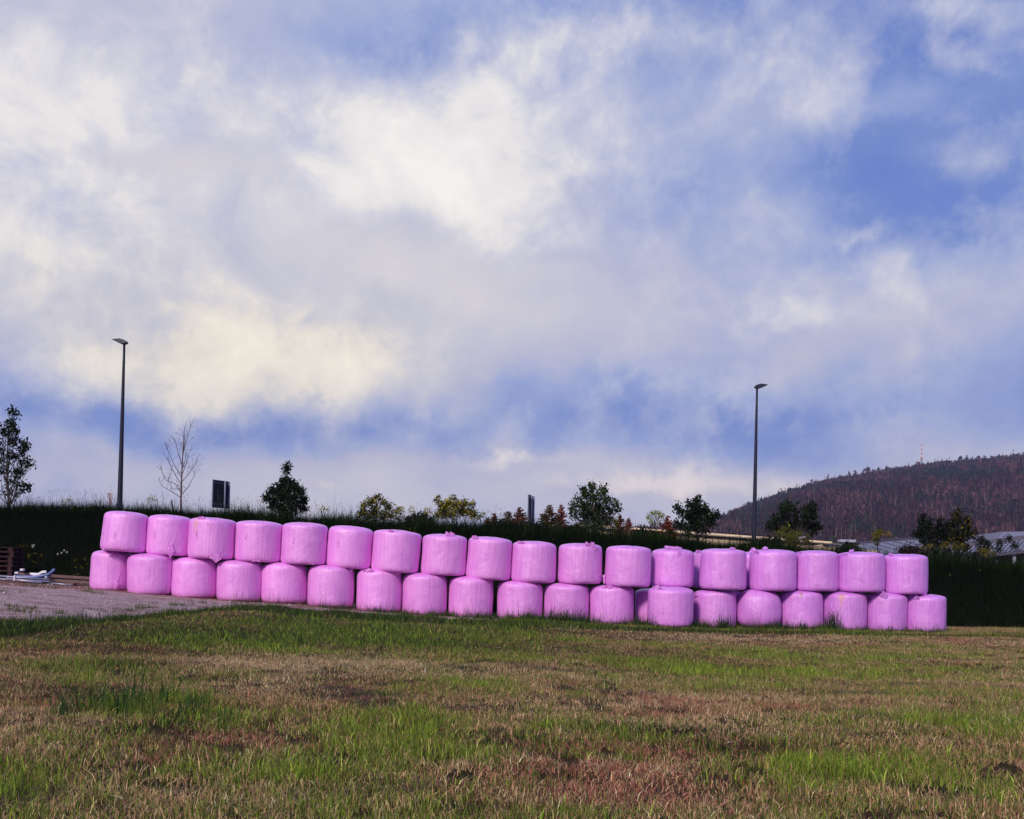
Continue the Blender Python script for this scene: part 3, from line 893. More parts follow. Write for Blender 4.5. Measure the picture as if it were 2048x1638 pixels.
G = Lots()
def scatter(y0, y1, dens, full, wmul, seed):
    xm = lambda yy: 0.56 * yy + 1.5
    area = (xm(y0) + xm(y1)) * (y1 - y0)
    n = int(area * dens)
    y = rg.uniform(y0, y1, n); x = rg.uniform(-1, 1, n) * xm(y1)
    k = np.abs(x) < xm(y); x = x[k]; y = y[k]
    k = outside_gravel(x, y) & (fbm(x * 2.2 + 90, y * 2.2, 3) > 0.22)
    k &= rg.uniform(0, 1, len(x)) < np.clip((fbm(x * 3.1, y * 3.1 + 44, 4) - .22) * 4.0, .12, 1)
    x = x[k]; y = y[k]; n = len(x)
    g, r, v, p = field_fields(x, y)
    vm = verge_mask(x, y)
    kk = rg.uniform(0, 1, len(x)) < np.where(vm > .3, np.clip((fbm(x * 1.7 + 12, y * 1.7, 4) - .30) * 4, .1, 1), 1)
    x, y, g, r, v, p, vm = (q_[kk] for q_ in (x, y, g, r, v, p, vm)); n = len(x)
    dk = np.zeros(n)
    for (a_, b_, rx, ry) in DARKP: dk = np.maximum(dk, np.exp(-(((x - a_) / rx) ** 2 + ((y - b_) / ry) ** 2)))
    u = rg.uniform(0, 1, n); j = rg.normal(0, 1, n)
    isg = (u < np.clip(1 / (1 + np.exp(-(g * 1.55 - 0.62 + vm * 3))), .06, .86)) 
    u2 = rg.uniform(0, 1, n)
    isr = ~isg & (u2 < np.clip(0.30 + r * 0.6, 0.10, 0.7))
    isv = ~isg & ~isr & (u2 < np.clip(v * 0.7, 0, 0.8) + 0.3)  & (v > 0)
    t_ = rg.uniform(0, 1, n)[:, None]
    pal = np.clip(0.45 + p * 0.5, 0, 1)[:, None]
    col = STRAW * (1 - pal) + PALE * pal
    fr_ = np.clip(0.35 + g * 0.45 + j * 0.25, 0, 1)[:, None]
    gc = GREEN * (1 - fr_) + FRESH * fr_
    col = np.where(isg[:, None], gc, col)
    col = np.where(isr[:, None], RED * (0.8 + 0.6 * t_), col)
    col = np.where(isv[:, None], GREYV, col)
    vd = (vm > 0.3)[:, None] & (rg.uniform(0, 1, n) < np.interp(x, [-6, 2], [.85, .55]))[:, None]
    col = np.where(vd, (DARKG * (1 - t_) + GREEN * t_ * 0.9), col)
    dkm = (rg.uniform(0, 1, n) < dk * .62)[:, None]
    col = np.where(dkm, np.where(isg[:, None], DARKG, np.array([.085, .04, .03])), col)
    col = col * rg.lognormal(-0.05, 0.46, n)[:, None] * np.array([.84, .78, .70])
    h = np.where(isg, 0.059, 0.047) * rg.lognormal(0, 0.35, n) * (1 + np.clip(g, 0, 1.4) * 0.5) * np.interp(y, [8, 22], [1, 0.75])
    h = h * (1 + vm * (0.5 + 1.4 * fbm(x * 1.5, y * 1.5 + 77, 2)))
    w = np.where(isg, 0.0052, 0.0042) * rg.lognormal(0, 0.3, n) * wmul
    lean = h * np.abs(rg.normal(0, 0.6, n))
    # cut litter lying on the sward
    lit = rg.uniform(0, 1, n) < np.where(isg, 0.05, 0.25) + np.clip(v, 0, 1) * 0.4
    h = np.where(lit, 0.012 + 0.03 * t_[:, 0], h); lean = np.where(lit, rg.uniform(0.05, 0.14, n), lean)
    z = ground_z(x, y) - 0.004 + np.where(lit, 0.02, 0)
    G.add(*blades(x, y, z, h, w, lean, col, full))
scatter(4.0, 7.2, 5200, True, 1.0, 1)
scatter(7.2, 11.0, 4200, True, 1.15, 2)
scatter(11.0, 16.0, 3300, False, 1.35, 3)
scatter(16.0, 23.0, 2100, False, 1.75, 4)
scatter(23.0, 33.4, 1300, False, 2.3, 5)
tag(G.build('grass', M_GRASS), kind='stuff')

# coarse tussocks and the tall weeds along the foot of the bales
T = Lots()
def tuft(x, y, n, h, r, col, w=0.007, fz=ground_z):
    a = rg.uniform(0, 2 * math.pi, n); rr = r * np.sqrt(rg.uniform(0, 1, n))
    X = x + rr * np.cos(a); Y = y + rr * np.sin(a)
    H = h * rg.lognormal(-0.1, 0.3, n)
    c = np.array(col) * rg.lognormal(0, 0.3, n)[:, None]
    T.add(*blades(X, Y, fz(X, Y) - 0.01, H, w * rg.lognormal(0, .25, n), H * np.abs(rg.normal(0.1, 0.42, n)), c, True))
p = ground_hit(290, 1425)
for k in range(34):
    tuft(p.x + rg.normal(0, .42), p.y + rg.normal(0, .30), 26, 0.19, 0.10, DARKG * 1.2 if k % 3 else GREEN * 1.1, 0.008)
for (qx, qy, hh) in ((270, 1400, .34), (322, 1405, .36), (345, 1400, .33), (262, 1402, .30)):
    q = ground_hit(qx, qy); tuft(q.x, q.y, 5, hh, 0.05, DARKG, 0.013)
for k in range(620):                 # foot of the bales
    px = rg.uniform(640, 1905)
    dens = np.interp(px, [640, 1000, 1100, 1180, 1210, 1235, 1290, 1450, 1480, 1540, 1660, 1700, 1900], [.3, .55, 1, 1, .25, .2, .9, .9, .4, .5, .7, .3, .25])
    if rg.rand() > dens: continue
    q = at(px, 1250, row_depth(px) - 0.72 - abs(rg.normal(0, .22)))
    tuft(q.x, q.y, 16, rg.uniform(.12, .26) * (0.6 + 0.6 * dens), 0.14, (DARKG * .8, GREEN * .55, DARKG)[k % 3], 0.009)
for (px, n, h, r) in ((1120, 160, .42, .45), (1150, 140, .38, .4), (1450, 130, .42, .28), (1660, 110, .52, .18), (1672, 60, .55, .12), (1320, 90, .38, .3), (1060, 60, .35, .4), (1290, 60, .34, .3),
                      (1250, 50, .28, .2), (1380, 60, .30, .3), (1590, 70, .26, .3), (1560, 60, .25, .3), (960, 40, .28, .4)):
    q = at(px, 1250, row_depth(px) - 0.95)
    tuft(q.x, q.y, n, h, r, DARKG * .8, 0.010)
for k in range(420):                 # thin seeding stems against the bales
    px = rg.uniform(440, 1890)
    q = at(px, 1250, row_depth(px) - 0.75 - rg.uniform(0, .3))
    tuft(q.x, q.y, 3, rg.uniform(.25, .5), 0.08, (0.16, 0.10, 0.06) if k % 2 else DARKG * 1.3, 0.0045)
for k in range(300):                 # scattered tufts in the uncut strip and on the gravel edge
    px = rg.uniform(-40, 1100)
    q = ground_hit(px, rg.uniform(1236, 1290))
    if verge_mask(np.array([q.x]), np.array([q.y]))[0] < .3: continue
    tuft(q.x, q.y, 22, rg.uniform(.10, .20), 0.22, (DARKG * .7, GREEN * .5)[k % 2], 0.008)
for (px, py) in ((35, 1222), (30, 1218), (190, 1186), (178, 1187), (350, 1212), (340, 1213), (60, 1226), (120, 1232), (250, 1224), (280, 1218), (400, 1208), (80, 1176), (100, 1177), (15, 1186), (480, 1208), (215, 1226), (330, 1222)):
    q = ground_hit(px, py)
    for k in range(4): tuft(q.x + rg.normal(0, .3), q.y + rg.normal(0, .15), 22, .12, .12, GREEN * .6, 0.008)
tag(T.build('tall_grass', M_GRASS), kind='stuff')

# small stones on the track
S_ = Lots()
n = 9000
x = rg.uniform(-20, GXMAX, n); y = rg.uniform(15, 33, n)
k = y > gravel_front(x) - 0.25; x = x[k]; y = y[k]; n = len(x)
sz = rg.lognormal(-4.3, .45, n)
oct_ = np.array([[1, 0, 0], [-1, 0, 0], [0, 1, 0], [0, -1, 0], [0, 0, .7], [0, 0, -.5]])
v = (oct_[None] * sz[:, None, None] * rg.uniform(.6, 1.3, (n, 6, 1))) + np.stack([x, y, ground_z(x, y) + 0.028], 1)[:, None]
tri = np.array([[0, 2, 4], [2, 1, 4], [1, 3, 4], [3, 0, 4], [2, 0, 5], [1, 2, 5], [3, 1, 5], [0, 3, 5]])
f = (np.arange(n)[:, None, None] * 6 + tri[None]).reshape(-1, 3)
tag(mesh('loose_stones', v.reshape(-1, 3), f, M_STONE), kind='stuff')

# rank grass on the embankment
E = Lots()
n = 150000
x = rg.uniform(-27, 32, n); y = FOOT + (CREST + 1.0 - FOOT) * rg.uniform(0, 1, n) ** 0.8
z = bank_z(x, y)
cl = fbm(x * 1.2, y * 1.2 + 5, 4)
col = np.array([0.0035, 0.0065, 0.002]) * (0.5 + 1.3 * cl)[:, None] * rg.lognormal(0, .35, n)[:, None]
h = 0.34 * rg.lognormal(0, .35, n) * (0.5 + cl)
E.add(*blades(x, y, z - .02, h, 0.012 * rg.lognormal(0, .3, n), h * np.abs(rg.normal(.1, .5, n)), col, False))
# crest: taller, looser, with seed heads against the sky
n = 26000
x = rg.uniform(-27, 32, n); y = CREST + rg.uniform(-0.7, 1.6, n)
cl = fbm(x * 0.9 + 20, x * 0, 4)
h = rg.lognormal(-1.25, .38, n) * (0.35 + 1.3 * cl)
col = np.array([0.015, 0.031, 0.006]) * rg.lognormal(0, .4, n)[:, None]  # brighter than the slope blades: light on the crest put into their colour
E.add(*blades(x, y, bank_z(x, y) - .02, h, 0.013 * rg.lognormal(0, .3, n), h * np.abs(rg.normal(.1, .45, n)), col, True))
n = 1500
x = rg.uniform(-27, 32, n); y = CREST + rg.uniform(-0.5, 1.6, n)
h = rg.uniform(.45, .95, n) * (0.6 + 0.7 * fbm(x * .6 + 60, x * 0, 3))
col = np.array([0.06, 0.055, 0.05]) * rg.lognormal(0, .3, n)[:, None]
v, q_, t_, c_ = blades(x, y, bank_z(x, y) - .02, h, np.full(n, .007), h * np.abs(rg.normal(.15, .22, n)), col, True)
E.add(v, q_, t_, c_)
tips = v.reshape(n, 5, 3)[:, 4]
for k in range(5):      # loose panicles
    d = rg.normal(0, 1, (n, 3)) * np.array([.03, .03, .035])
    c = tips - np.array([0, 0, .02 + .03 * k]) + d
    E.add(*blades(c[:, 0], c[:, 1], c[:, 2], np.full(n, .045), np.full(n, .016), np.full(n, .02), col * 1.2, False))
tag(E.build('bank_grass', M_BANK), kind='stuff')

# ------------------------------------------------------------------ trees and shrubs along the top of the bank
def leaf_quads(c, size, cols, droop=0.0, rnd=None):
    """rhombus leaves with random attitude"""
    rnd = rnd or rg
    n = len(c)
    a = rnd.normal(0, 1, (n, 3)); a /= np.linalg.norm(a, axis=1)[:, None]
    b = rnd.normal(0, 1, (n, 3)); b = b - a * np.sum(a * b, 1)[:, None]; b /= np.linalg.norm(b, axis=1)[:, None]
    a[:, 2] -= droop; 
    s = (size * rnd.lognormal(0, .28, n))[:, None]
    v = np.stack([c - a * s * .5, c + b * s * .36, c + a * s * .55, c - b * s * .36], 1).reshape(-1, 3)
    return v, np.arange(n)[:, None] * 4 + np.array([[0, 1, 2, 3]]), None, np.repeat(cols, 4, 0)

def curve_pts(p, q, sag, n=5, rnd=rg):
    p = np.array(p); q = np.array(q); L = np.linalg.norm(q - p)
    j = rnd.normal(0, 0.05 * L, 3)
    return [tuple(p + (q - p) * t + np.array([0, 0, sag * L]) * math.sin(math.pi * t) + j * math.sin(math.pi * t)) for t in np.linspace(0, 1, n)]

def base_on_bank(px, D):
    p = at(px, 1050, D)
    return Vector((p.x, D, float(bank_z(np.array([p.x]), np.array([D]))[0]) - 0.05))

def lobed_tree(name, label, cat, px, D, topy, lobes, col, lf=0.09, stem=0.045, group=None, flowers=None, seed=0, fork=0.12, dens=1.0, sprays=None, bark=None):
    """lobes: (px, py, radius px, leaves). Each gets its own limb from the stem; its depth is spread round the stem"""
    rnd = np.random.RandomState(1000 + seed)
    B = base_on_bank(px, D)
    top = at(px, topy, D)
    # the stem leans the way the photograph shows
    Hh = top.z - B.z
    tb = MB()
    stem_pts = [tuple(B + Vector((top.x - B.x, 0, Hh)) * t + Vector((math.sin(t * 7 + seed) * .03 * Hh * .3, math.cos(t * 6 + seed) * .02 * Hh * .3, 0))) for t in np.linspace(0, 1, 8)]
    tb.tube(stem_pts, [stem * (1 - .82 * t) for t in np.linspace(0, 1, 8)], 6)
    L = Lots()
    for k, (lx, ly, lr, ln) in enumerate(lobes):
        c = np.array(at(lx, ly, D)); r = lr * D / FPX
        off = abs(c[0] - stem_pts[4][0])
        dy = rnd.uniform(-1, 1) * (0.25 + 0.7 * off)
        c[1] += dy
        frac = np.clip((c[2] - B.z) / max(Hh, .1) - 0.28 - 0.25 * rnd.rand(), fork, 0.9)
        i0 = min(int(frac * 7), 6); w_ = frac * 7 - i0
        s0 = np.array(stem_pts[i0]) * (1 - w_) + np.array(stem_pts[i0 + 1]) * w_
        tb.tube(curve_pts(s0, c, -0.06, 5, rnd), [stem * .42, stem * .3, stem * .22, stem * .15, stem * .08], 4)
        for _ in range(3):
            e = c + rnd.normal(0, .55, 3) * r
            tb.tube([tuple(c * .6 + s0 * .4 + (e - c) * .2), tuple(e)], [stem * .13, stem * .05], 3)
        nn = int(ln * dens * 1.8)
        ncl = max(3, nn // 9)
        cc = rnd.normal(0, 1, (ncl, 3)); cc /= np.linalg.norm(cc, axis=1)[:, None]
        cc = c + cc * (r * rnd.uniform(0.15, 1.0, ncl) ** 0.6)[:, None] * np.array([1, 1, 1.0])
        pos = np.repeat(cc, 9, 0)[:nn] + rnd.normal(0, lf * 1.15, (min(nn, ncl * 9), 3))
        tone = np.repeat(rnd.lognormal(0, .3, ncl), 9)[:nn] * rnd.lognormal(0, .25, len(pos))
        cols = np.array(col) * tone[:, None]
        if flowers is not None:
            fl = rnd.rand(len(pos)) < flowers[1]
            cols = np.where(fl[:, None], np.array(flowers[0]) * rnd.lognormal(0, .25, len(pos))[:, None], cols)
        L.add(*leaf_quads(pos, lf * 1.12, cols, .25, rnd))
    root = empty(name, B)
    tag(root, label, cat, group)
    L.build('crown', M_LEAF, root, org=B)
    tb.build('trunk', bark or M_BARK, root, org=B)
    root_fix(root)
    return root

def root_fix(root):
    pass

DG = (0.013, 0.022, 0.008)
OLV = (0.055, 0.065, 0.010)
YEL = (0.50, 0.40, 0.03)
# tall narrow tree cut by the left edge
lobed_tree('roadside_tree', 'tall narrow sparse-leaved tree at the left end of the bank', 'tree', 16, 41, 830,
    [(30, 825, 7, 60), (38, 832, 6, 50), (27, 850, 9, 100), (36, 862, 8, 90), (24, 880, 10, 130), (39, 885, 6, 60), (14, 870, 10, 100), (31, 902, 8, 90), (48, 896, 7, 70), (18, 915, 10, 110),
     (38, 922, 9, 90), (52, 925, 7, 60), (58, 932, 4, 30), (25, 940, 9, 80), (42, 948, 8, 70), (20, 962, 9, 70), (46, 974, 5, 30), (60, 974, 6, 50), (66, 976, 4, 30), (52, 985, 5, 30), (28, 985, 7, 40),
     (6, 862, 8, 70), (0, 888, 9, 80), (5, 905, 8, 70), (-2, 925, 8, 70), (6, 940, 8, 60), (-6, 958, 7, 40), (8, 980, 6, 40)], DG, lf=.085, stem=.06, seed=1, dens=.7)
# bare young tree
def bare_tree():
    D = 42.5; B = base_on_bank(361, D); rnd = np.random.RandomState(5)
    tb = MB(); tw = MB()
    def P(x, y, dy=0.0):
        p = at(x, y, D); return (p.x, D + dy, p.z)
    tr = [tuple(B), P(362, 1000), P(363, 950, .02), P(366, 900, 0), P(368, 860, .03), P(373, 842, .03)]
    tb.tube(tr, [.045, .04, .028, .02, .012, .006], 6)
    limbs = [[(362, 995), (347, 985), (326, 972), (322, 958)], [(362, 985), (352, 968), (333, 960), (324, 930)], [(363, 970), (352, 950), (338, 920), (330, 905)],
             [(363, 955), (350, 930), (338, 900), (335, 885)], [(364, 930), (356, 905), (351, 885), (350, 877)], [(362, 990), (375, 975), (388, 950), (388, 940)],
             [(363, 965), (378, 948), (392, 930), (397, 913)], [(364, 950), (375, 925), (382, 905), (388, 900)], [(366, 905), (374, 885), (383, 862), (388, 850)],
             [(366, 910), (372, 890), (377, 872)], [(363, 978), (345, 978), (335, 962), (341, 952)], [(364, 940), (370, 920), (372, 905)]]
    for k, l in enumerate(limbs):
        dys = np.linspace(0, rnd.uniform(-.5, .5), len(l))
        pts = [P(x, y, d) for (x, y), d in zip(l, dys)]
        tb.tube(pts, list(np.linspace(.016, .006, len(pts))), 4)
        for _ in range(7):
            i = rnd.randint(0, len(pts) - 1); t_ = rnd.rand()
            a = np.array(pts[i]) * (1 - t_) + np.array(pts[i + 1]) * t_
            d = np.array([rnd.normal(0, .16), rnd.normal(0, .16), abs(rnd.normal(.25, .12))])
            tw.tube([tuple(a), tuple(a + d * .5 + rnd.normal(0, .02, 3)), tuple(a + d)], [.006, .005, .004], 3)
            for e in (a + d,):
                for _2 in range(2):
                    tw.tube([tuple(e), tuple(e + rnd.normal(0, .04, 3))], [.008, .005], 3)
    root = empty('bare_tree', B)
    tag(root, 'leafless young tree with many fine upswept twigs on the bank top', 'tree')
    tb.build('trunk', M_TWIG, root, org=B); tw.build('twigs', M_TWIG, root, org=B)
bare_tree()
lobed_tree('young_tree', 'dense rounded dark tree with one long leader tuft on top', 'tree', 573, 42, 935,
    [(575, 934, 6, 90), (573, 944, 4, 30), (570, 962, 9, 150), (583, 968, 9, 150), (556, 973, 9, 150), (568, 980, 12, 240), (590, 978, 10, 170), (603, 983, 8, 130), (545, 983, 8, 130), (541, 998, 7, 110),
     (556, 996, 12, 230), (574, 998, 12, 260), (592, 1000, 11, 220), (606, 1000, 7, 120), (548, 1012, 9, 120), (600, 1014, 9, 120), (565, 1016, 12, 180), (585, 1018, 12, 180), (574, 1032, 14, 120)], DG, lf=.068, seed=2, dens=1.5)
lobed_tree('roadside_shrub', 'loose shrub with yellow flower sprays between the round tree and the next shrub', 'shrub', 752, 43, 992,
    [(753, 994, 7, 60), (742, 1003, 9, 80), (768, 1002, 7, 60), (730, 1013, 10, 90), (750, 1018, 12, 160), (775, 1012, 8, 80), (790, 1018, 7, 50), (724, 1028, 9, 100), (745, 1032, 12, 140), (765, 1030, 12, 150), (784, 1030, 9, 90), (793, 1036, 6, 40)],
    (0.034, 0.034, 0.012), lf=.062, seed=3, flowers=((.30, .25, .012), .30), stem=.03, dens=1.6)
lobed_tree('roadside_shrub', 'broad shrub with bright yellow right side left of the small brown conifers', 'shrub', 908, 43, 996,
    [(876, 1000, 6, 50), (884, 1008, 8, 80), (906, 996, 5, 40), (895, 1008, 9, 110), (912, 1010, 10, 130), (930, 1008, 8, 90), (945, 1010, 5, 40), (886, 1022, 12, 170), (905, 1026, 14, 200), (925, 1022, 12, 190), (940, 1026, 9, 130), (948, 1032, 8, 80), (960, 1030, 5, 30), (875, 1030, 8, 80)],
    (0.036, 0.034, 0.012), lf=.062, seed=4, flowers=((.36, .30, .012), .40), stem=.03, dens=1.6)
lobed_tree('maple_tree', 'wide airy young maple with spreading ragged limbs, right of the edge-on sign', 'tree', 1188, 44, 975,
    [(1184, 970, 6, 60), (1186, 980, 6, 60), (1165, 978, 5, 45), (1168, 988, 6, 60), (1208, 976, 6, 60), (1205, 986, 7, 70), (1176, 992, 8, 90), (1190, 996, 9, 120), (1156, 998, 6, 55), (1150, 1012, 6, 50), (1162, 1012, 8, 80), (1178, 1010, 10, 140),
     (1195, 1012, 11, 160), (1212, 1000, 7, 70), (1218, 1008, 7, 70), (1228, 1006, 6, 50), (1237, 1008, 4, 30), (1222, 1020, 8, 90), (1236, 1020, 5, 40), (1208, 1024, 10, 120), (1142, 1010, 3, 20), (1148, 1028, 6, 50), (1164, 1028, 9, 100), (1180, 1030, 12, 190),
     (1196, 1034, 12, 190), (1212, 1040, 8, 90), (1144, 1032, 4, 25), (1168, 1044, 9, 90), (1186, 1048, 12, 150), (1202, 1050, 9, 80)], (0.026, 0.044, 0.010), lf=.08, seed=6, dens=1.0, stem=.06)
lobed_tree('yellow_shrub', 'olive-yellow shrub tucked under the right side of the maple', 'shrub', 1222, 46, 1034,
    [(1216, 1036, 6, 60), (1224, 1040, 7, 80), (1212, 1048, 7, 80), (1226, 1052, 8, 80), (1232, 1044, 5, 50)], (0.10, 0.10, 0.015), lf=.06, seed=7, flowers=(YEL, .25), stem=.03)
lobed_tree('umbrella_shrub', 'small pale green umbrella-headed shrub left of the last brown conifer', 'shrub', 1309, 46, 1030,
    [(1297, 1034, 5, 40), (1303, 1028, 5, 50), (1311, 1026, 5, 50), (1320, 1029, 5, 50), (1327, 1033, 4, 35), (1300, 1040, 5, 35), (1315, 1036, 6, 45), (1308, 1044, 6, 30), (1318, 1048, 5, 30)], (0.20, 0.22, 0.05), lf=.05, seed=8, stem=.03)
lobed_tree('young_tree', 'dark tree with three stubby upright arms before the hill foot', 'tree', 1396, 43, 1000,
    [(1396, 998, 4, 70), (1396, 1008, 5, 90), (1394, 1018, 6, 100), (1378, 1006, 4, 60), (1382, 1014, 6, 100), (1388, 1026, 8, 140), (1408, 1016, 5, 80), (1405, 1026, 8, 130), (1354, 1014, 4, 50), (1362, 1022, 5, 80), (1370, 1030, 7, 120), (1380, 1036, 9, 160), (1398, 1036, 11, 200),
     (1415, 1032, 7, 110), (1425, 1030, 5, 80), (1434, 1034, 3, 30), (1418, 1044, 8, 120), (1430, 1048, 4, 40), (1360, 1046, 6, 90), (1368, 1052, 8, 110), (1386, 1050, 11, 170), (1402, 1054, 11, 150), (1412, 1060, 8, 70), (1378, 1064, 8, 70)], DG, lf=.08, seed=9)
lobed_tree('young_tree', 'dark spreading tree with bare dead top, right of the lamp pole, before the hill', 'tree', 1583, 44, 975,
    [(1568, 1010, 5, 60), (1580, 1016, 7, 100), (1560, 1020, 6, 80), (1616, 1012, 5, 80), (1612, 1020, 7, 120), (1624, 1024, 6, 90), (1549, 1036, 5, 50), (1558, 1040, 8, 120), (1574, 1034, 9, 140), (1592, 1032, 8, 100), (1606, 1034, 8, 120), (1620, 1036, 6, 80),
     (1544, 1050, 6, 70), (1556, 1056, 8, 100), (1572, 1054, 9, 140), (1590, 1052, 10, 150), (1608, 1052, 9, 130), (1622, 1052, 7, 80), (1636, 1052, 5, 50), (1641, 1054, 3, 20), (1630, 1062, 6, 50), (1586, 1070, 9, 80), (1570, 992, 9, 0), (1592, 996, 8, 0), (1581, 978, 5, 0), (1562, 1000, 6, 0)], DG, lf=.08, seed=10)
lobed_tree('yellow_shrub', 'yellow-green flowering shrub in front of the dark bare-topped tree', 'shrub', 1588, 42, 1056,
    [(1572, 1058, 6, 90), (1556, 1068, 6, 80), (1568, 1074, 9, 140), (1584, 1072, 8, 120), (1600, 1070, 8, 120), (1612, 1078, 8, 110), (1592, 1082, 10, 120), (1576, 1086, 10, 110)], (0.055, 0.06, 0.012), lf=.055, seed=11, flowers=((.17, .16, .01), .4), stem=.03)
lobed_tree('yellow_shrub', 'lone yellow-flowered plant against the dark hill foot above the grey roof', 'shrub', 1756, 42, 1064,
    [(1745, 1068, 4, 40), (1752, 1064, 5, 50), (1762, 1064, 5, 50), (1769, 1070, 4, 40), (1757, 1072, 6, 50), (1750, 1080, 5, 40), (1758, 1086, 5, 30)], (0.10, 0.09, 0.012), lf=.05, seed=12, flowers=((.20, .16, .01), .55), stem=.02)
lobed_tree('columnar_tree', 'dark tree with narrow upright plumes left of the yellow-dotted one', 'tree', 1856, 43, 1035,
    [(1847, 1032, 3, 50), (1848, 1042, 4, 70), (1850, 1054, 6, 90), (1859, 1044, 3, 50), (1860, 1054, 5, 80), (1873, 1044, 3, 50), (1869, 1054, 5, 80), (1840, 1056, 4, 60), (1837, 1068, 5, 70), (1848, 1068, 8, 130), (1862, 1068, 9, 150), (1876, 1066, 6, 80), (1887, 1058, 3, 40), (1882, 1072, 7, 90),
     (1842, 1082, 8, 110), (1856, 1084, 10, 140), (1872, 1084, 9, 120), (1886, 1086, 7, 80)], (0.010, 0.015, 0.008), lf=.075, seed=13)
lobed_tree('columnar_tree', 'tall dark tree dotted with yellow leaves beside the metal-roofed hall', 'tree', 1916, 43, 1030,
    [(1908, 1028, 4, 60), (1912, 1024, 3, 30), (1909, 1040, 5, 80), (1904, 1050, 7, 120), (1932, 1038, 3, 50), (1932, 1046, 4, 60), (1921, 1044, 5, 70), (1912, 1056, 8, 150), (1926, 1056, 8, 150), (1898, 1066, 6, 80), (1910, 1070, 10, 180), (1926, 1070, 9, 170), (1900, 1080, 7, 80), (1918, 1084, 11, 180), (1930, 1084, 8, 110), (1912, 1096, 9, 90), (1924, 1098, 8, 80)],
    (0.012, 0.018, 0.007), lf=.075, seed=14, flowers=((.20, .13, .015), .12))
lobed_tree('young_tree', 'small loose dark tree against the ribbed metal roof at the right', 'tree', 1968, 43, 1060,
    [(1953, 1060, 3, 25), (1948, 1066, 3, 25), (1956, 1076, 4, 45), (1966, 1078, 5, 70), (1974, 1084, 6, 80), (1960, 1090, 5, 60), (1972, 1096, 7, 80), (1982, 1098, 5, 60), (1962, 1104, 6, 50), (2000, 1086, 6, 60), (1994, 1098, 6, 60), (2012, 1078, 7, 80), (2020, 1092, 8, 90)], (0.010, 0.015, 0.007), lf=.06, seed=15, stem=.03)
for k, (px, py, lab) in enumerate([(1858, 1098, 'small yellow-green plant at the foot of the plumed dark tree'), (1893, 1094, 'broad clump of yellow and whitish blossom left of the tall dotted tree'),
                                   (1962, 1106, 'yellow blossoming plant below the small loose tree'), (1978, 1108, 'yellow blossoming plant near the white posts at the right edge')]):
    bx = [(px - 8, py, 4, 50), (px, py - 5, 5, 60), (px + 9, py - 2, 5, 55), (px + 2, py + 4, 6, 40)]
    if k == 1: bx += [(px + 20, py, 5, 60), (px - 18, py + 4, 5, 50), (px + 12, py + 4, 5, 50), (px - 6, py - 8, 4, 40)]
    lobed_tree('flowering_plant', lab, 'plant', px, 41, py - 4, bx, (0.07, 0.07, 0.015), lf=.045, seed=20 + k, flowers=((.20, .14, .012), .5), stem=.018)
for k, (px, py, lab) in enumerate([(135, 1002, 'small yellowish weed left of the left lamp pole'), (310, 1000, 'pale yellow-green weed just left of the bare tree'), (648, 1018, 'thin yellow weed right of the round dark tree'),
                                   (802, 1020, 'thin yellow weed left of the pair of yellow blooms'), (826, 1021, 'bright yellow bloom standing on the bank grass'), (854, 1022, 'tall airy yellow weed left of the broad shrub')]):
    lobed_tree('weed', lab, 'plant', px, 39.2, py - 6, [(px, py - 3, 4, 34), (px - 5, py + 3, 3, 16), (px + 5, py + 3, 3, 16)], (0.09, 0.10, 0.03), lf=.04, seed=40 + k, flowers=((.45, .38, .06), .6), stem=.010, bark=M_TWIG)

# low dark scrub breaking the bank's outline
for k, (px, py, wd, lab) in enumerate([(1062, 1052, 26, 'low dark scrub at the foot of the edge-on sign'), (1290, 1064, 24, 'low dark scrub left of the umbrella-headed shrub'), (1005, 1049, 30, 'low dark scrub in front of the lowest brown conifers'),
        (1150, 1058, 22, 'low dark scrub under the left limbs of the maple'), (1700, 1094, 26, 'low dark scrub before the left end of the grey roof'), (1818, 1100, 28, 'low reddish dark scrub before the right end of the grey roof'),
        (1880, 1102, 34, 'low dark scrub between the two upright dark trees'), (1950, 1112, 34, 'low dark scrub below the white posts'), (1540, 1082, 24, 'low dark scrub left of the bare-topped tree'), (840, 1034, 26, 'low dark scrub left of the broad yellow-sided shrub')]):
    bx = [(px + dx_, py + dy_ + 3, 7, 90) for dx_, dy_ in ((-wd * .8, 4), (-wd * .4, -1), (0, -4), (wd * .4, 0), (wd * .8, 5), (-wd * .2, 8), (wd * .25, 8), (-wd * .6, 11), (wd * .6, 11))]
    lobed_tree('low_scrub', lab, 'shrub', px, 40.5, py - 4, bx, (0.010, 0.015, 0.006) if 'reddish' not in lab else (0.022, 0.010, 0.010), lf=.07, seed=60 + k, stem=.02, group='low dark scrub along the bank top', dens=1.3)

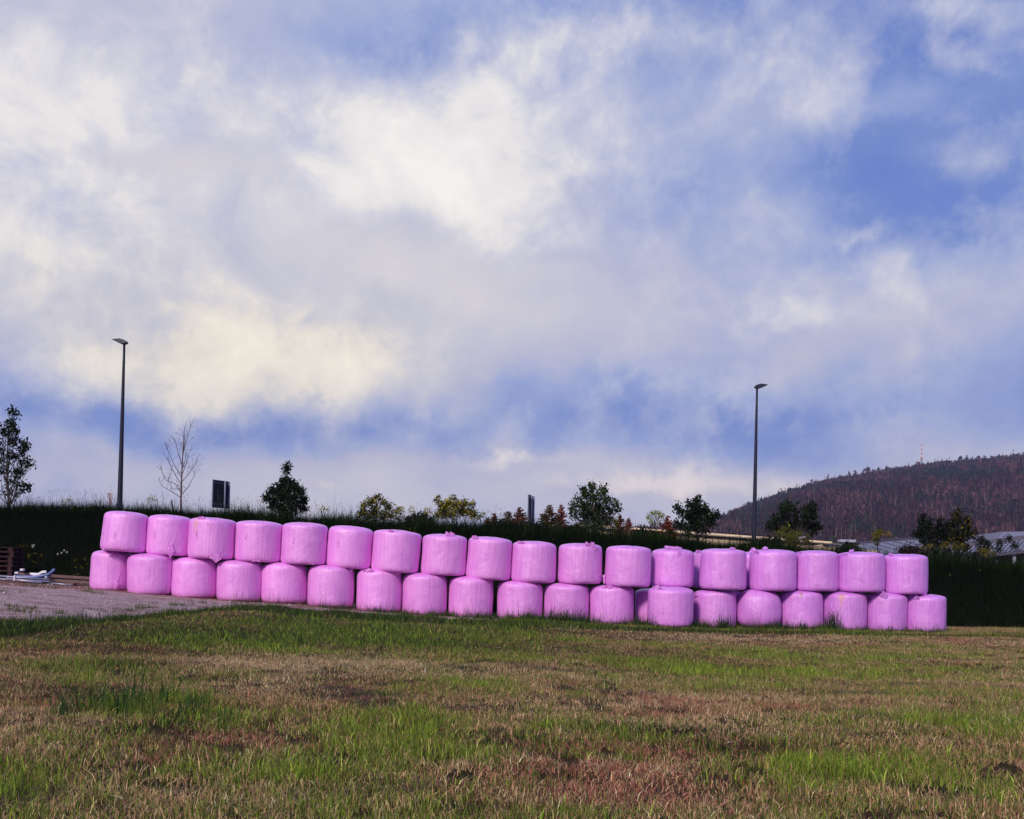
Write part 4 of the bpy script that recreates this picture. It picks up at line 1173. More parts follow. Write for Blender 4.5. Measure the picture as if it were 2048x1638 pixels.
# young conifers, browned
def conifer(px, D, topy, wpx, col, label, seed):
    rnd = np.random.RandomState(3000 + seed)
    B = base_on_bank(px, D); top = at(px, topy, D)
    Hh = top.z - B.z; Wd = wpx * D / FPX / 2 * 1.75
    tb = MB(); tb.tube([tuple(B), (B.x, B.y, B.z + Hh)], [.035 * Hh / 2, .006], 6)
    L = Lots()
    nl = int(9 + Hh * 4.5)
    C_ = []; K = []
    for i in range(nl):
        t_ = 0.06 + 0.93 * i / nl
        r = Wd * (1 - t_) ** 0.85 * rnd.uniform(.78, 1.22) + .03
        nb = 8 if t_ < .8 else 5
        for b_ in range(nb):
            a = rnd.uniform(0, 6.283)
            z0 = B.z + Hh * t_
            e = np.array([B.x + r * math.cos(a), B.y + r * math.sin(a), z0 + r * (0.15 + .25 * t_)])
            s0 = np.array([B.x, B.y, z0])
            tb.tube([tuple(s0), tuple(e)], [.008, .003], 3, cap=False)
            m_ = max(8, int(r * 120))
            u = rnd.uniform(.15, 1.05, m_)
            pos = s0 + (e - s0) * u[:, None] + rnd.normal(0, .035, (m_, 3)) * (1.1 - u)[:, None] + rnd.normal(0, .012, (m_, 3))
            C_.append(pos); K.append(np.full(m_, rnd.lognormal(0, .35)))
    pos = np.concatenate(C_); kk = np.concatenate(K)
    L.add(*leaf_quads(pos, .058, np.array(col) * (kk * rnd.lognormal(0, .2, len(pos)))[:, None], .1, rnd))
    root = empty('conifer', B)
    tag(root, label, 'tree', 'small browned conifers behind the bank')
    L.build('crown', M_LEAF, root, org=B); tb.build('trunk', M_BARK, root, org=B)
BRN = (0.13, 0.040, 0.016); BRG = (0.085, 0.048, 0.014); RBR = (0.19, 0.045, 0.026)
for k, (px, D, ty, w, c, lab) in enumerate([
    (988, 47, 1025, 24, BRN, 'lowest dull brown conifer right of the broad yellow shrub'), (1015, 48, 1021, 34, BRG, 'greenish brown conifer left of its sharper neighbour'),
    (1040, 46, 1013, 34, BRN, 'sharp-topped brown conifer just left of the edge-on sign'), (1098, 45, 1008, 40, BRG, 'brown-green conifer just right of the edge-on sign'),
    (1122, 46, 1007, 32, RBR, 'red-brown conifer touching the left of the maple'), (1240, 50, 1028, 26, BRN, 'brown conifer partly hidden by the maple and yellow shrub'),
    (1257, 50, 1034, 24, RBR, 'small red-brown conifer standing alone over the pale roof'), (1336, 48, 1030, 34, RBR, 'bright red-brown conifer left of the three-armed dark tree'),
    (975, 50, 1034, 20, BRN, 'tiny brown conifer nearest the broad yellow shrub')]):
    conifer(px, D, ty, w, c, lab, k)

# ------------------------------------------------------------------ street lamps
def lamp(px_top, py_top, D, side, label):
    top = at(px_top, py_top, D)
    zb = float(bank_z(np.array([top.x]), np.array([D]))[0]) - 0.1
    # the posts stand straight up, as the camera's own roll already leans them
    B = Vector((top.x, D, zb)); Hh = top.z - zb
    root = empty('street_lamp', B)
    tag(root, label, 'street lamp', 'street lamps behind the bank')
    n = 10
    tb = MB(); tb.tube([(0, 0, Hh * i / n) for i in range(n + 1)], [0.125 - 0.075 * i / n for i in range(n + 1)], 14)
    o = tb.build('pole', M_POLE, root, smooth=True)
    MB().tube([(0, 0, 0.0), (0, 0, .9)], [.14, .135], 14).build('base_sleeve', M_POLE, root, smooth=True)
    MB().box(-.04, .04, -.142, -.125, .45, .85).build('access_door', M_LAMP, root)
    nk = MB(); nk.tube([(0, 0, Hh - .02), (0, 0, Hh + .05), (0, 0, Hh + .12), (0, 0, Hh + .17)], [.05, .052, .075, .085], 14)
    nk.build('neck', M_LAMP, root, smooth=True)
    s = side
    hd = MB()
    # flat luminaire, tilted up away from the post: side outline in metres
    ol = [(-.13 * s, .20), (-.12 * s, .13), (.02 * s, .10), (.17 * s, .13), (.52 * s, .285), (.50 * s, .30), (.18 * s, .335), (.0, .285), (-.10 * s, .235)]
    if s < 0: ol = ol[::-1]
    hd.prism(ol, (1, 0, 0), (0, 0, 1), (0, 1, 0), .26, (0, 0, Hh))
    h = hd.build('lamp_head', M_LAMP, root, bevel=.018)
    gl = MB(); gl.prism([(.12 * s, .104), (.44 * s, .246), (.44 * s, .250), (.12 * s, .112)], (1, 0, 0), (0, 0, 1), (0, 1, 0), .20, (0, 0, Hh))
    gl.build('lens', M_LENS, h)
M_LENS = simple('lamp_lens', (0.10, 0.10, 0.11), .25, .05, 4)
lamp(248.5, 693, 45.0, -1, 'tall slim dark street lamp at the left, its head pointing left')
lamp(1514, 781, 51.0, 1, 'tall slim dark street lamp at the right before the hill, head pointing right')

# ------------------------------------------------------------------ road signs seen from behind, board on a post
def sign(cx, D, top, bot, w, h, ang, label, posts):
    c = at(cx, top, D); zb = float(bank_z(np.array([c.x]), np.array([D]))[0]) - .15
    B = Vector((c.x, D, zb)); Hh = c.z - zb
    root = empty('road_sign', B, R_(ang))
    tag(root, label, 'road sign', 'road signs seen from behind')
    MB().box(-w / 2 + .03, w / 2 - .03, .03, .055, Hh - h + .03, Hh - .03).build('panel', M_PANEL, root)
    fr = MB(); e = .035
    fr.box(-w / 2, w / 2, .015, .07, Hh - e, Hh); fr.box(-w / 2, w / 2, .015, .07, Hh - h, Hh - h + e)
    fr.box(-w / 2, -w / 2 + e, .0152, .0698, Hh - h + e, Hh - e); fr.box(w / 2 - e, w / 2, .0152, .0698, Hh - h + e, Hh - e)
    fr.build('frame', M_GALVD, root, bevel=.005)
    for z in (Hh - .16, Hh - h + .14): MB().box(-w / 2 + .04, w / 2 - .04, -.005, .029, z, z + .05).build('cross_rail', M_GALVD, root)
    for x in posts:
        MB().tube([(x, -.04, 0), (x, -.04, Hh - .02)], .034, 10).build('post', M_GALVL, root, smooth=True)
M_GALVD = simple('sign_frame_metal', (0.07, 0.065, 0.13), .5, .15, 5)
M_GALVL = simple('sign_post_metal', (0.24, 0.23, 0.34), .5, .15, 5)
sign(443.5, 45.0, 961, 1016, 1.05, 1.22, 66, 'dark rectangular road sign back with pale frame and post near the bare tree', (.18, .48))
sign(1064, 46.0, 991, 1048, 1.35, 1.30, 79.5, 'slim dark road sign seen almost edge-on between the brown conifers', (-.30, .35))
def marker():
    D = 58.0; c = at(220.5, 985, D); zb = float(bank_z(np.array([c.x]), np.array([D]))[0]) - .1
    B = Vector((c.x, D, zb)); H_ = c.z - zb
    root = empty('marker_post', B)
    tag(root, 'small pale board on a pinkish wooden post left of the left street lamp', 'sign post')
    mb = MB()
    mb.box(-.055, .055, -.05, .05, 0, H_ - .02); mb.build('post', M_PINKW, root, bevel=.006)
    mb = MB(); mb.box(-.16, -.02, -.075, -.052, H_ - .34, H_ - .02); mb.box(.02, .16, -.075, -.052, H_ - .34, H_ - .02); mb.build('board', M_BOARD, root, bevel=.004)
    MB().tube([(.03, 0, H_ - .02), (.03, 0, H_ + .38)], .006, 5).build('rod', M_GALVL, root)
M_PINKW = simple('pinkish_post_wood', (0.26, 0.15, 0.15), .8, .2, 8, bump=.4)
M_BOARD = simple('pale_board', (0.36, 0.30, 0.34), .7, .2, 8)
marker()
q = base_on_bank(346, 39.6)
tag(MB().prism([(0, 0), (.05, 0), (.05, .62), (.02, .68), (0, .62)], (1, 0, -.12), (-.18, .05, 1), (0, 1, 0), .05, (0, 0, 0)).build('stake', M_BARK), 'short dark wooden stake leaning left beside the bare tree', 'stake').location = q + Vector((0, 0, .05))

# ------------------------------------------------------------------ pallets, planks and pipes at the left
def pallet():
    root = empty('wooden_pallet', (0, 0, 0))
    L_, W_ = 1.2, .8
    mb = MB()
    for i in range(7): mb.box(-L_ / 2, L_ / 2, -W_ / 2 + i * .1135, -W_ / 2 + i * .1135 + .095, .122, .144)
    mb.build('top_deck', M_PALLET, root, bevel=.003)
    for x in (-.53, 0, .5): MB().box(x - .05, x + .05, -W_ / 2, W_ / 2, .1, .1215).build('stringer_board', M_PALLET, root)
    for x in (-.53, 0, .5):
        for y in (-.35, 0, .35):
            MB().box(x - .06, x + .06, y - .045, y + .045, .0225, .0995).build('block', M_PALLET, root, bevel=.004)
    for y in (-.35, 0, .35): MB().box(-L_ / 2, L_ / 2, y - .05, y + .05, 0, .022).build('bottom_board', M_PALLET, root, bevel=.003)
    return root
def copy_thing(o):
    c = o.copy(); COL.objects.link(c)
    for ch in o.children:
        d = ch.copy(); COL.objects.link(d); d.parent = c
        for g_ in ch.children:
            e = g_.copy(); COL.objects.link(e); e.parent = d
    return c
pq = at(8, 1160, 32.0)
pz = float(ground_z(np.array([pq.x]), np.array([32.0]))[0]) + .02
proto = pallet()
words = ['bottom', 'second from the bottom', 'third from the bottom', 'middle', 'third from the top', 'second from the top', 'top']
for k in range(7):
    o = proto if k == 0 else copy_thing(proto)
    o.location = (pq.x - .17 + rg.normal(0, .02), 32.0 + rg.normal(0, .02), pz + k * .1465)
    o.rotation_euler = (0, 0, R_(rg.normal(2, 2.0)))
    tag(o, 'dim red-brown wooden pallet, %s of the stack at the left edge' % words[k], 'pallet', 'wooden pallets stacked at the left edge')

def gz(x, y): return float(ground_z(np.array([x]), np.array([y]))[0]) + .022
def lay(name, px0, px1, Y0, Y1, z0, z1, w, h, mat, label, cat, group=None, bev=.006):
    a = at(px0, 1160, Y0); b = at(px1, 1160, Y1)
    A = Vector((a.x, Y0, gz(a.x, Y0) + z0)); Bq = Vector((b.x, Y1, gz(b.x, Y1) + z1))
    mb = MB(); mb.beam(Vector((0, 0, 0)), Bq - A, w, h)
    o = mb.build(name, mat, bevel=bev); o.location = A
    return tag(o, label, cat, group)
GP = 'weathered planks lying left of the bales'
lay('plank', 36, 250, 31.7, 32.0, .235, .215, .22, .085, M_WOOD, 'upper weathered plank running behind the leftmost bale', 'plank', GP)
lay('plank', 84, 245, 31.45, 31.6, .12, .10, .20, .085, M_WOOD, 'lower weathered plank, darker gap below it, beside the leftmost bale', 'plank', GP)
lay('plank', 40, 118, 31.95, 31.98, .06, .06, .25, .07, M_WOOD, 'plank end lying flat behind the blue pipe', 'plank', GP)
lay('timber_block', 134, 150, 31.3, 31.3, .03, .03, .26, .10, M_WOOD, 'short timber block on the dirt under the lower plank', 'timber block')
lay('timber_block', 205, 221, 31.62, 31.62, .075, .075, .5, .16, M_WOOD, 'thick timber block under the planks close to the leftmost bale', 'timber block')
lay('timber_block', 88, 100, 31.7, 31.7, .085, .085, .5, .16, M_WOOD, 'thick timber block under the planks behind the pipes', 'timber block')
def pipe(name, pts, r, mat, label, cat, group=None, n=10):
    P0 = []
    for (px, Y, z) in pts:
        a = at(px, 1160, Y); P0.append(Vector((a.x, Y, gz(a.x, Y) + z)))
    o0 = P0[0]
    mb = MB(); mb.tube([p - o0 for p in P0], r, n)
    o = mb.build(name, mat, smooth=True); o.location = o0
    return tag(o, label, cat, group)
GT = 'metal tubes lying on the dirt'
pipe('metal_tube', [(-40, 30.9, .06), (99, 30.95, .09)], .035, M_GALV, 'long bright metal tube under the blue pipe', 'tube', GT)
pipe('metal_tube', [(14, 30.75, .10), (84, 30.8, .055)], .04, M_GALV, 'shorter bright metal tube nearest the gravel', 'tube', GT)
pipe('metal_tube', [(96, 31.0, .05), (144, 30.9, .03)], .026, M_GALV, 'thin metal tube reaching right towards the leftmost bale', 'tube', GT)
pipe('metal_tube', [(-30, 31.05, .15), (98, 31.1, .15)], .03, M_GALV, 'upper bright metal tube directly below the blue pipe', 'tube', GT)
pipe('plastic_pipe', [(28, 31.2, .17), (50, 31.2, .175), (70, 31.2, .20), (85, 31.2, .245), (97, 31.2, .31), (104, 31.2, .39), (108, 31.2, .47)], .045, M_BLUEP, 'blue-grey pipe curving up at its right end over the tubes', 'pipe')
o = lay('angle_bracket', 28, 31, 30.75, 30.75, .14, .14, .07, .16, M_WHITE, 'whitish bracket standing on end at the left of the tubes', 'bracket')
o = lay('bent_strip', 30, 37, 31.25, 31.25, .27, .29, .10, .06, M_WHITE, 'short whitish bent strip above the left ends of the tubes', 'strip')
o = lay('bent_strip', 41, 48, 31.5, 31.5, .37, .38, .12, .07, M_WHITE, 'small white strip end propped on the planks, left of the white board', 'strip')
def zboard():
    Y = 31.45
    P0 = [(58, .30), (74, .295), (82, .37), (90, .375), (90, .30), (84, .30), (72, .20), (66, .20), (57, .265)]
    a0 = at(57, 1160, Y); o0 = Vector((a0.x, Y, gz(a0.x, Y)))
    poly = []
    for px, z in P0:
        a = at(px, 1160, Y); poly.append((a.x - o0.x, z))
    o = MB().prism(poly[::-1], (1, 0, 0), (0, .25, 1), (0, 1, -.2), .05, (0, 0, 0)).build('white_board', M_WHITE, bevel=.006)
    o.location = o0
    tag(o, 'bright white kinked board lying on the planks behind the blue pipe', 'board')
zboard()
pipe('clamp', [(91, 31.12, .13), (93.5, 31.12, .26)], .05, M_GALV, 'pale clamp gripping the blue pipe near its bend', 'clamp')

# flowers dotted on the dark bank
F_ = Lots(); FG = Lots()
fl = [(58, 1107), (60, 1109), (68, 1108), (73, 1107), (83, 1108), (84, 1110), (56, 1113), (149, 1118), (153, 1119), (170, 1119), (180, 1120), (182, 1116), (152, 1135), (161, 1134), (167, 1136), (150, 1149), (155, 1149), (171, 1116), (176, 1127), (42, 1091), (50, 1091), (55, 1092),
      (830, 1056), (821, 1057), (829, 1062), (829, 1062), (1106, 1079), (66, 1124), (72, 1125), (1960, 1140), (1900, 1150)]
def bank_hit(px, py):
    d = ray(px, py); t = 30.0
    while t < 46:
        p = Vector((0, 0, EYE)) + d * t
        if p.z < float(bank_z(np.array([p.x]), np.array([p.y]))[0]) + .28: return p
        t += .05
    return p
for (px, py) in fl:
    p = bank_hit(px, py) 
    c = np.array(p) + rg.normal(0, .02, (6, 3))
    F_.add(*leaf_quads(c, .03, np.tile([.22, .15, .01], (6, 1)) * rg.lognormal(0, .3, 6)[:, None]))
for (px, py) in ((65, 1091), (68, 1090), (66, 1094), (115.5, 1108), (123, 1105.5), (128.5, 1101), (134, 1104.5)):
    p = bank_hit(px, py)
    d = rg.normal(0, 1, (40, 3)); d /= np.linalg.norm(d, axis=1)[:, None]
    F_.add(*leaf_quads(np.array(p) + d * .022, .028, np.tile([.62, .58, .60], (40, 1))))
tag(F_.build('wildflowers', M_LEAF), kind='stuff')

# ------------------------------------------------------------------ halls beyond the bank
def Pz(px, py, D): 
    p = at(px, py, D); return p
M_CREAM = simple('cream_wall', (0.80, 0.62, 0.42), .8, .08, .4)
M_ROOFG = simple('grey_metal_roof', (0.19, 0.185, 0.25), .6, .12, .3)
M_ROOFD = simple('dark_edge_trim', (0.06, 0.05, 0.09), .6, .1, 1)
M_DARKW = simple('dark_hall_wall', (0.03, 0.02, 0.03), .8, .2, 1)
M_POST = simple('white_column', (0.36, 0.33, 0.42), .6, .06, 3)
M_COWL = simple('white_vent_cowl', (0.38, 0.36, 0.44), .5, .05, 3)
def quadmesh(name, quads, mat, parent, org):
    v = []; f = []
    for q in quads:
        b_ = len(v); v += [tuple(Vector(p) - Vector(org)) for p in q]; f.append(list(range(b_, b_ + len(q))))
    return mesh(name, v, f, mat, parent)
def gable_hall(name, A, Bq, depth, eave_drop, label, cat, wall, roof, vents=(), trim=None):
    """A, Bq: the two ridge ends (left, right); front eave toward the camera, back eave away"""
    A = Vector(A); Bq = Vector(Bq); d = (Bq - A).normalized(); n = Vector((d.y, -d.x, 0)).normalized()
    if n.y > 0: n = -n
    org = Vector((A.x, A.y, -.45)); dn = Vector((0, 0, -eave_drop))
    root = empty(name, org); tag(root, label, cat)
    fe0, fe1 = A + n * depth + dn, Bq + n * depth + dn
    be0, be1 = A - n * depth + dn, Bq - n * depth + dn
    g = lambda p, z=-.45: Vector((p.x, p.y, z))
    th = Vector((0, 0, .18))
    # corrugated roof: ridges every metre stand 4 cm proud
    L_ = (Bq - A).length; k = max(8, int(L_ / 1.1))
    v = []; f = []
    for sgn, (e0, e1) in ((1, (fe0, fe1)), (-1, (be0, be1))):
        for i in range(k):
            for (t0, t1, up) in ((i / k, (i + .82) / k, 0), ((i + .82) / k, (i + 1) / k, .05)):
                q = [A.lerp(Bq, t0), A.lerp(Bq, t1), e0.lerp(e1, t1), e0.lerp(e1, t0)]
                b_ = len(v); v += [tuple(p + Vector((0, 0, up)) - org) for p in q]; f.append([b_, b_ + 1, b_ + 2, b_ + 3])
    mesh('roof', v, f, roof, root)
    ins = n * .4
    a, b2, c, d2 = fe0 - ins, fe1 - ins, be1 + ins, be0 + ins
    lo = Vector((0, 0, -.25))
    quadmesh('wall', [[g(a), g(b2), b2 + lo, a + lo], [g(b2), g(c), c + lo, Bq + lo * 1.4, b2 + lo], [g(c), g(d2), d2 + lo, c + lo], [g(d2), g(a), a + lo, A + lo * 1.4, d2 + lo]], wall, root, org)
    tr = MB(); tr.beam(A + Vector((0, 0, .10)), Bq + Vector((0, 0, .10)), .5, .16)
    tr.build('ridge_cap', trim or M_ROOFD, root, org=org)
    for t_ in vents:
        p = A.lerp(Bq, t_)
        mb = MB(); mb.box(p.x - .8, p.x + .8, p.y - .5, p.y + .5, p.z + .19, p.z + .48); mb.build('roof_vent', M_COWL, root, org=org, bevel=.05)
    return root
gable_hall('industrial_hall', at(1150, 1051, 96), at(1662, 1087, 101), 9, .5, 'long low building with pale cream sunlit roof edge behind the bank', 'building', M_CREAM, M_CREAM, (.86,), M_CREAM)
gable_hall('industrial_hall', at(1655, 1092, 104), at(1828, 1077.5, 106), 7, 1.2, 'grey metal-roofed hall with a dark ridge line, rising to the right', 'building', M_ROOFG, M_ROOFG, (.22,))
def right_hall():
    A = at(1905, 1077, 81.5); Bq = at(1976, 1067.5, 80)
    d = (Bq - A).normalized(); n = Vector((d.y, -d.x, 0)).normalized()
    if n.y > 0: n = -n
    org = Vector((A.x, A.y, -.45)); root = empty('open_hall', org)
    tag(root, 'ribbed grey-roofed open hall on white columns at the right edge', 'building')
    def slope(P0, P1, run, drop, name, mat, k, lift=0.05):
        v = []; f = []
        e0 = P0 + n * run + Vector((0, 0, -drop)); e1 = P1 + n * run + Vector((0, 0, -drop))
        for i in range(k):
            for (t0, t1, up) in ((i / k, (i + .7) / k, 0), ((i + .7) / k, (i + 1) / k, lift)):
                q = [P0.lerp(P1, t0), P0.lerp(P1, t1), e0.lerp(e1, t1), e0.lerp(e1, t0)]
                b_ = len(v); v += [tuple(p + Vector((0, 0, up)) - org) for p in q]; f.append([b_, b_ + 1, b_ + 2, b_ + 3])
        mesh(name, v, f, mat, root); return e0, e1
    Bx = Bq + d * 9; Ax = A - d * 3
    e0, e1 = slope(Ax, Bx - d * 8, 2.2, .62, 'upper_roof', M_ROOFG, 30)
    # hip at the right of the upper roof
    quadmesh('hip_roof', [[Bx - d * 8, Bx + n * 2.2 + Vector((0, 0, -1.1)), e1], [Bx - d * 8, Bx - n * 5 + Vector((0, 0, -1.1)), Bx + n * 2.2 + Vector((0, 0, -1.1))], [Ax, Ax - n * 5 + Vector((0, 0, -1.1)), Bx - n * 5 + Vector((0, 0, -1.1)), Bx - d * 8]], M_ROOFG, root, org)
    f0 = e0 + n * .05 + Vector((0, 0, -.22)); f1 = Bx + n * 2.25 + Vector((0, 0, -.84 - .22))
    quadmesh('step', [[e0, Bx + n * 2.2 + Vector((0, 0, -.62)), f1, f0]], M_ROOFD, root, org)
    g0, g1 = slope(f0, f1, 4.2, .95, 'lower_roof', M_ROOFG, 44, .06)
    tr = MB(); tr.beam(g0 + Vector((0, 0, -.12)), g1 + Vector((0, 0, -.12)), .14, .2); tr.build('gutter', M_ROOFD, root, org=org)
    w0 = g0 - n * 3; w1 = g1 - n * 3
    quadmesh('back_wall', [[Vector((w0.x, w0.y, -.45)), Vector((w1.x, w1.y, -.45)), w1 + Vector((0, 0, .3)), w0 + Vector((0, 0, .3))]], M_DARKW, root, org)
    k = 12
    for i in range(k + 1):
        p = g0.lerp(g1, i / k) - n * .3
        MB().box(p.x - .09, p.x + .09, p.y - .09, p.y + .09, -.45, p.z - .12).build('column', M_POST, root, org=org)
    vp = at(1980, 1090, 79); b = vp
    MB().tube([Vector((b.x, b.y, b.z - .5)), b, b + Vector((0, 0, .28)), b + Vector((0, 0, .40)), b + Vector((0, 0, .52))], [.2, .22, .33, .30, .12], 14).build('vent_cowl', M_COWL, root, org=org, smooth=True)
right_hall()
# small gabled house end peeping over the bank
def house():
    c = at(1645, 1090, 120); w = .5
    org = Vector((c.x, 120, -.45)); root = empty('house', org)
    tag(root, 'tiny cream gable end between the cream building and the grey hall', 'house')
    z = c.z + .45
    v = [(-w, 0, 0), (w, 0, 0), (w, 0, z - .5), (0, 0, z), (-w, 0, z - .5), (-w, 6, 0), (w, 6, 0), (w, 6, z - .5), (0, 6, z), (-w, 6, z - .5)]
    mesh('wall', v, [[0, 1, 2, 3, 4], [1, 6, 7, 2], [5, 9, 8, 7, 6], [0, 4, 9, 5]], M_CREAM, root)
    mesh('roof', [(-w - .15, -.1, z - .56), (0, -.1, z + .06), (w + .15, -.1, z - .56), (-w - .15, 6.1, z - .56), (0, 6.1, z + .06), (w + .15, 6.1, z - .56)], [[0, 3, 4, 1], [1, 4, 5, 2]], M_CREAM, root)
house()

# ------------------------------------------------------------------ wooded hill
_hl = [(1080, 1110), (1180, 1078), (1262, 1064), (1300, 1060), (1340, 1060), (1390, 1055), (1425, 1043), (1470, 1024), (1510, 1008), (1560, 990), (1620, 971), (1680, 957), (1740, 947), (1800, 938),
       (1860, 929), (1920, 923), (1990, 916), (2100, 905), (2300, 898), (2700, 905)]
def ridge_D(px): return 1350.0 + 0.25 * (px - 1300)
_hp = [at(px, py, ridge_D(px)) for px, py in _hl]
HX = np.array([p.x / p.y for p in _hp]); HZ = np.array([p.z - 11 for p in _hp]); HD = np.array([p.y for p in _hp])
HFOOT = 520.0
def hill_z(a, y):
    """a: x / y direction, y: distance"""
    zr = np.interp(a, HX, HZ); D = np.interp(a, HX, HD)
    t = (y - HFOOT) / (D - HFOOT)
    s = np.where(t < 1, np.clip(t, 0, 1) ** 1.15 * (1.35 - .35 * np.clip(t, 0, 1)) , 1 - (t - 1) * 1.2)
    z = -1 + (zr + 1) * s
    x = a * y
    return z + (fbm(x * .004, y * .004, 4) - .5) * 22 * np.clip(t, 0, 1) * np.clip(1.02 - t, 0, 1) * 3
aa = np.linspace(HX[0], HX[-1], 150); yy = np.concatenate([np.linspace(HFOOT, 1400, 50), np.linspace(1420, 1900, 14)])
A_, Y_ = np.meshgrid(aa, yy)
Z_ = hill_z(A_.ravel(), Y_.ravel())
v = np.stack([(A_ * Y_).ravel(), Y_.ravel(), Z_], 1)
i = np.arange(A_.size).reshape(A_.shape)
f = np.stack([i[:-1, :-1].ravel(), i[:-1, 1:].ravel(), i[1:, 1:].ravel(), i[1:, :-1].ravel()], 1)
tag(mesh('hill', v, f, simple('forest_floor', (0.035, 0.028, 0.024), .95, .3, .05), smooth=True), kind='structure')
def forest():
    rnd = np.random.RandomState(77)
    L = Lots()
    n = 24000
    a = rnd.uniform(HX[0], 0.62, n)
    D = np.interp(a, HX, HD)
    y = HFOOT + (D * 1.02 - HFOOT) * rnd.uniform(0, 1, n) ** .75
    z = hill_z(a, y); x = a * y
    zone = fbm(x * .009, z * .03 + y * .003, 4); zone2 = fbm(x * .02 + 50, z * .05 + 9, 3)
    hh = rnd.uniform(9, 16, n)
    hh = np.where(rnd.rand(n) < .04, hh * 1.35, hh)
    conif = rnd.rand(n) < .62
    dead = (rnd.rand(n) < np.clip((zone2 - .52) * 3.5, 0, .6))
    base = np.where((zone > .55)[:, None], np.array([.075, .034, .026]), np.array([.034, .034, .018]))
    base = np.where((rnd.rand(n) < .3)[:, None], np.array([.05, .036, .028]), base)
    base = np.where(dead[:, None], np.array([.15, .07, .058]), base)
    base = np.where(((zone2 < .42) & (rnd.rand(n) < .5))[:, None], np.array([.035, .055, .018]), base)
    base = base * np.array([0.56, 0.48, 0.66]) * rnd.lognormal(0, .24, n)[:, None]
    m_ = 26
    # every tree: m_ drooping sprays round a pointed or rounded crown
    t_ = rnd.uniform(0, 1, (n, m_)) ** .8
    t_[:, 0] = 1.0; t_[:, 1] = .93
    rad_c = (1 - t_) * .20 + .01; rad_d = np.sqrt(np.clip(1 - (t_ * 1.55 - .6) ** 2, 0, 1)) * .26
    rad = np.where(conif[:, None], rad_c, rad_d) * hh[:, None]
    ph = rnd.uniform(0, 2 * np.pi, (n, m_))
    cx = x[:, None] + rad * np.cos(ph) * .6; cy = y[:, None] + rad * np.sin(ph) * .6
    cz = z[:, None] + hh[:, None] * (.12 + .88 * np.where(conif[:, None], t_, .35 + .6 * t_))
    sz = np.where(conif[:, None], (.085 * (1 - t_) + .035), .085) * hh[:, None] * rnd.uniform(.7, 1.3, (n, m_))
    # triangle sprays
    ox, oy = np.cos(ph), np.sin(ph)
    p0 = np.stack([cx - oy * sz * .55, cy + ox * sz * .55, cz], -1); p1 = np.stack([cx + oy * sz * .55, cy - ox * sz * .55, cz], -1)
    p2 = np.stack([cx + ox * sz * .5, cy + oy * sz * .5, cz - sz * .9], -1); p3 = np.stack([cx - ox * sz * .2, cy - oy * sz * .2, cz + sz * .9], -1)
    jit = rnd.normal(0, .25, p0.shape)
    v = np.stack([p0 + jit, p2, p1 - jit, p3], 2).reshape(-1, 3)
    cols = np.repeat(base[:, None] * rnd.lognormal(0, .22, (n, m_))[..., None], 4, 1).reshape(n, -1, 3)
    cols = np.repeat((base[:, None, :] * rnd.lognormal(0, .22, (n, m_))[..., None]).reshape(-1, 3), 4, 0)
    L.add(v, np.arange(n * m_)[:, None] * 4 + np.array([[0, 1, 2, 3]]), None, cols)
    # pale bare trunks and dead snags between the crowns
    k = rnd.rand(n) < np.clip(.10 + (zone2 - .45) * 1.4, .04, .5)
    xx = x[k] + rnd.normal(0, 3, k.sum()); yy_ = y[k] - 3; zz = z[k]; n2 = len(xx)
    w = rnd.uniform(.25, .5, n2); h2 = rnd.uniform(10, 21, n2)
    c2 = np.where((rnd.rand(n2) < .5)[:, None], np.array([.19, .12, .11]), np.array([.15, .075, .065])) * rnd.lognormal(0, .25, n2)[:, None]
    for dxw, dyw in ((1, 0), (0, 1)):
        b0 = np.stack([xx - w * dxw, yy_ - w * dyw, zz], 1); b1 = np.stack([xx + w * dxw, yy_ + w * dyw, zz], 1); tp = np.stack([xx, yy_, zz + h2], 1)
        L.add(np.stack([b0, b1, tp], 1).reshape(-1, 3), None, np.arange(n2)[:, None] * 3 + np.array([[0, 1, 2]]), np.repeat(c2, 3, 0))
    tag(L.build('forest', M_DIST), kind='stuff')
forest()
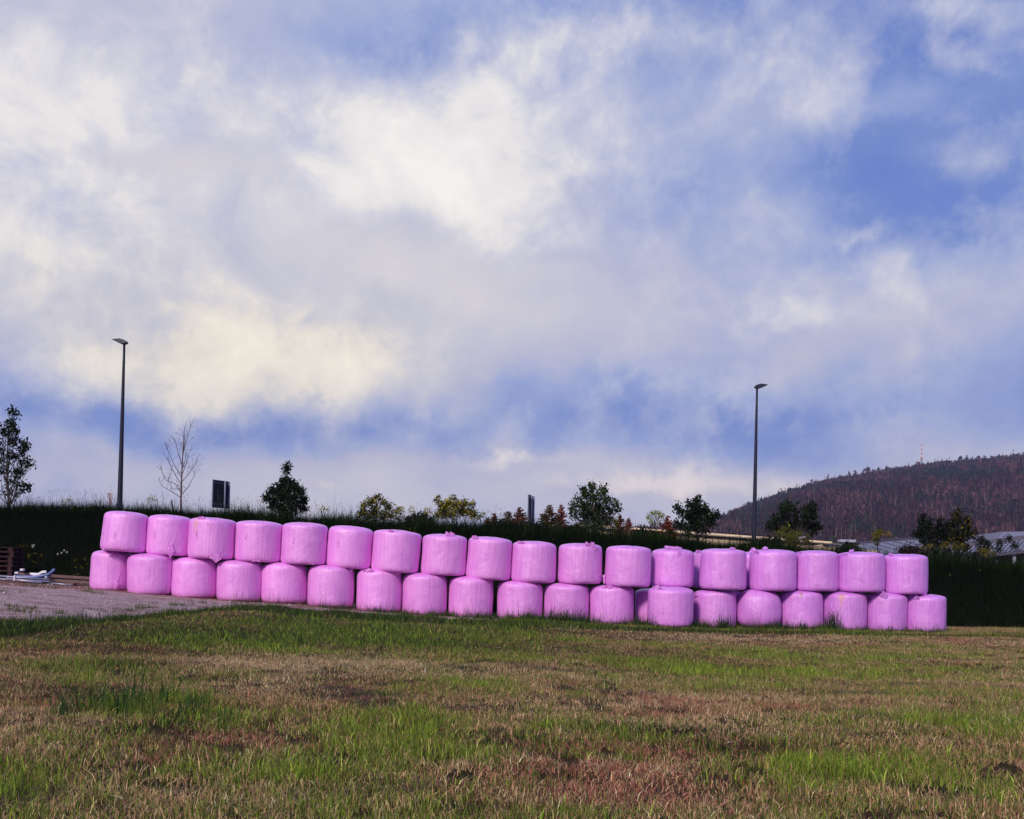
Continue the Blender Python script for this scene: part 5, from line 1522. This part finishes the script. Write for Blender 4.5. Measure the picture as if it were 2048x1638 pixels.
def mast():
    D = float(np.interp(1843, [1300, 2300], [1350, 1600])) + 5
    a = at(1843, 930, D); top = at(1843.5, 889, D)
    B = Vector((a.x, D, float(hill_z(np.array([a.x / D]), np.array([D]))[0])))
    root = empty('radio_mast', B); tag(root, 'thin red and white banded radio mast on the hill top', 'radio mast')
    H0 = top.z - B.z
    low_ = MB(); r = 1.15
    zb = H0 * .52
    for (sx, sy) in ((-1, -1), (1, -1), (1, 1), (-1, 1)): low_.tube([(sx * r * .8, sy * r * .8, 0), (sx * r * .6, sy * r * .6, zb)], .22, 4)
    k = 10
    for i in range(k):
        z0, z1 = zb * i / k, zb * (i + 1) / k
        for (sx, sy, tx, ty) in ((-1, -1, 1, -1), (1, -1, 1, 1), (1, 1, -1, 1), (-1, 1, -1, -1)):
            low_.tube([(sx * r * .75, sy * r * .75, z0), (tx * r * .7, ty * r * .7, z1)], .12, 3)
    low_.build('lattice_base', M_MASTG, root)
    bands = 7
    for i in range(bands):
        z0 = zb + (H0 - zb) * i / bands; z1 = zb + (H0 - zb) * (i + 1) / bands - .05
        MB().tube([(0, 0, z0), (0, 0, z1)], [1.15 - .08 * i, 1.12 - .08 * i], 8).build('band', M_MASTR if i % 2 == 0 else M_MASTW, root)
M_MASTG = simple('mast_lattice', (.10, .09, .12), .6, .1, 1)
M_MASTR = simple('mast_red', (.55, .05, .06), .6, .05, 1)
M_MASTW = simple('mast_white', (.75, .72, .74), .6, .05, 1)
mast()

# ------------------------------------------------------------------ air
m = bpy.data.materials.new('haze_air'); m.use_nodes = True; t = NT(m.node_tree)
for nd in list(t.n): t.n.remove(nd)
pv = t.new('ShaderNodeVolumePrincipled'); pv.inputs['Color'].default_value = (0.50, 0.56, 0.95, 1)
pv.inputs['Density'].default_value = 0.00013; pv.inputs['Anisotropy'].default_value = 0.0
t.link(pv.outputs[0], t.new('ShaderNodeOutputMaterial').inputs['Volume'])
hz = MB().box(-2260, 2260, -460, 2660, -12, 260).build('haze', m)
tag(hz, kind='stuff')
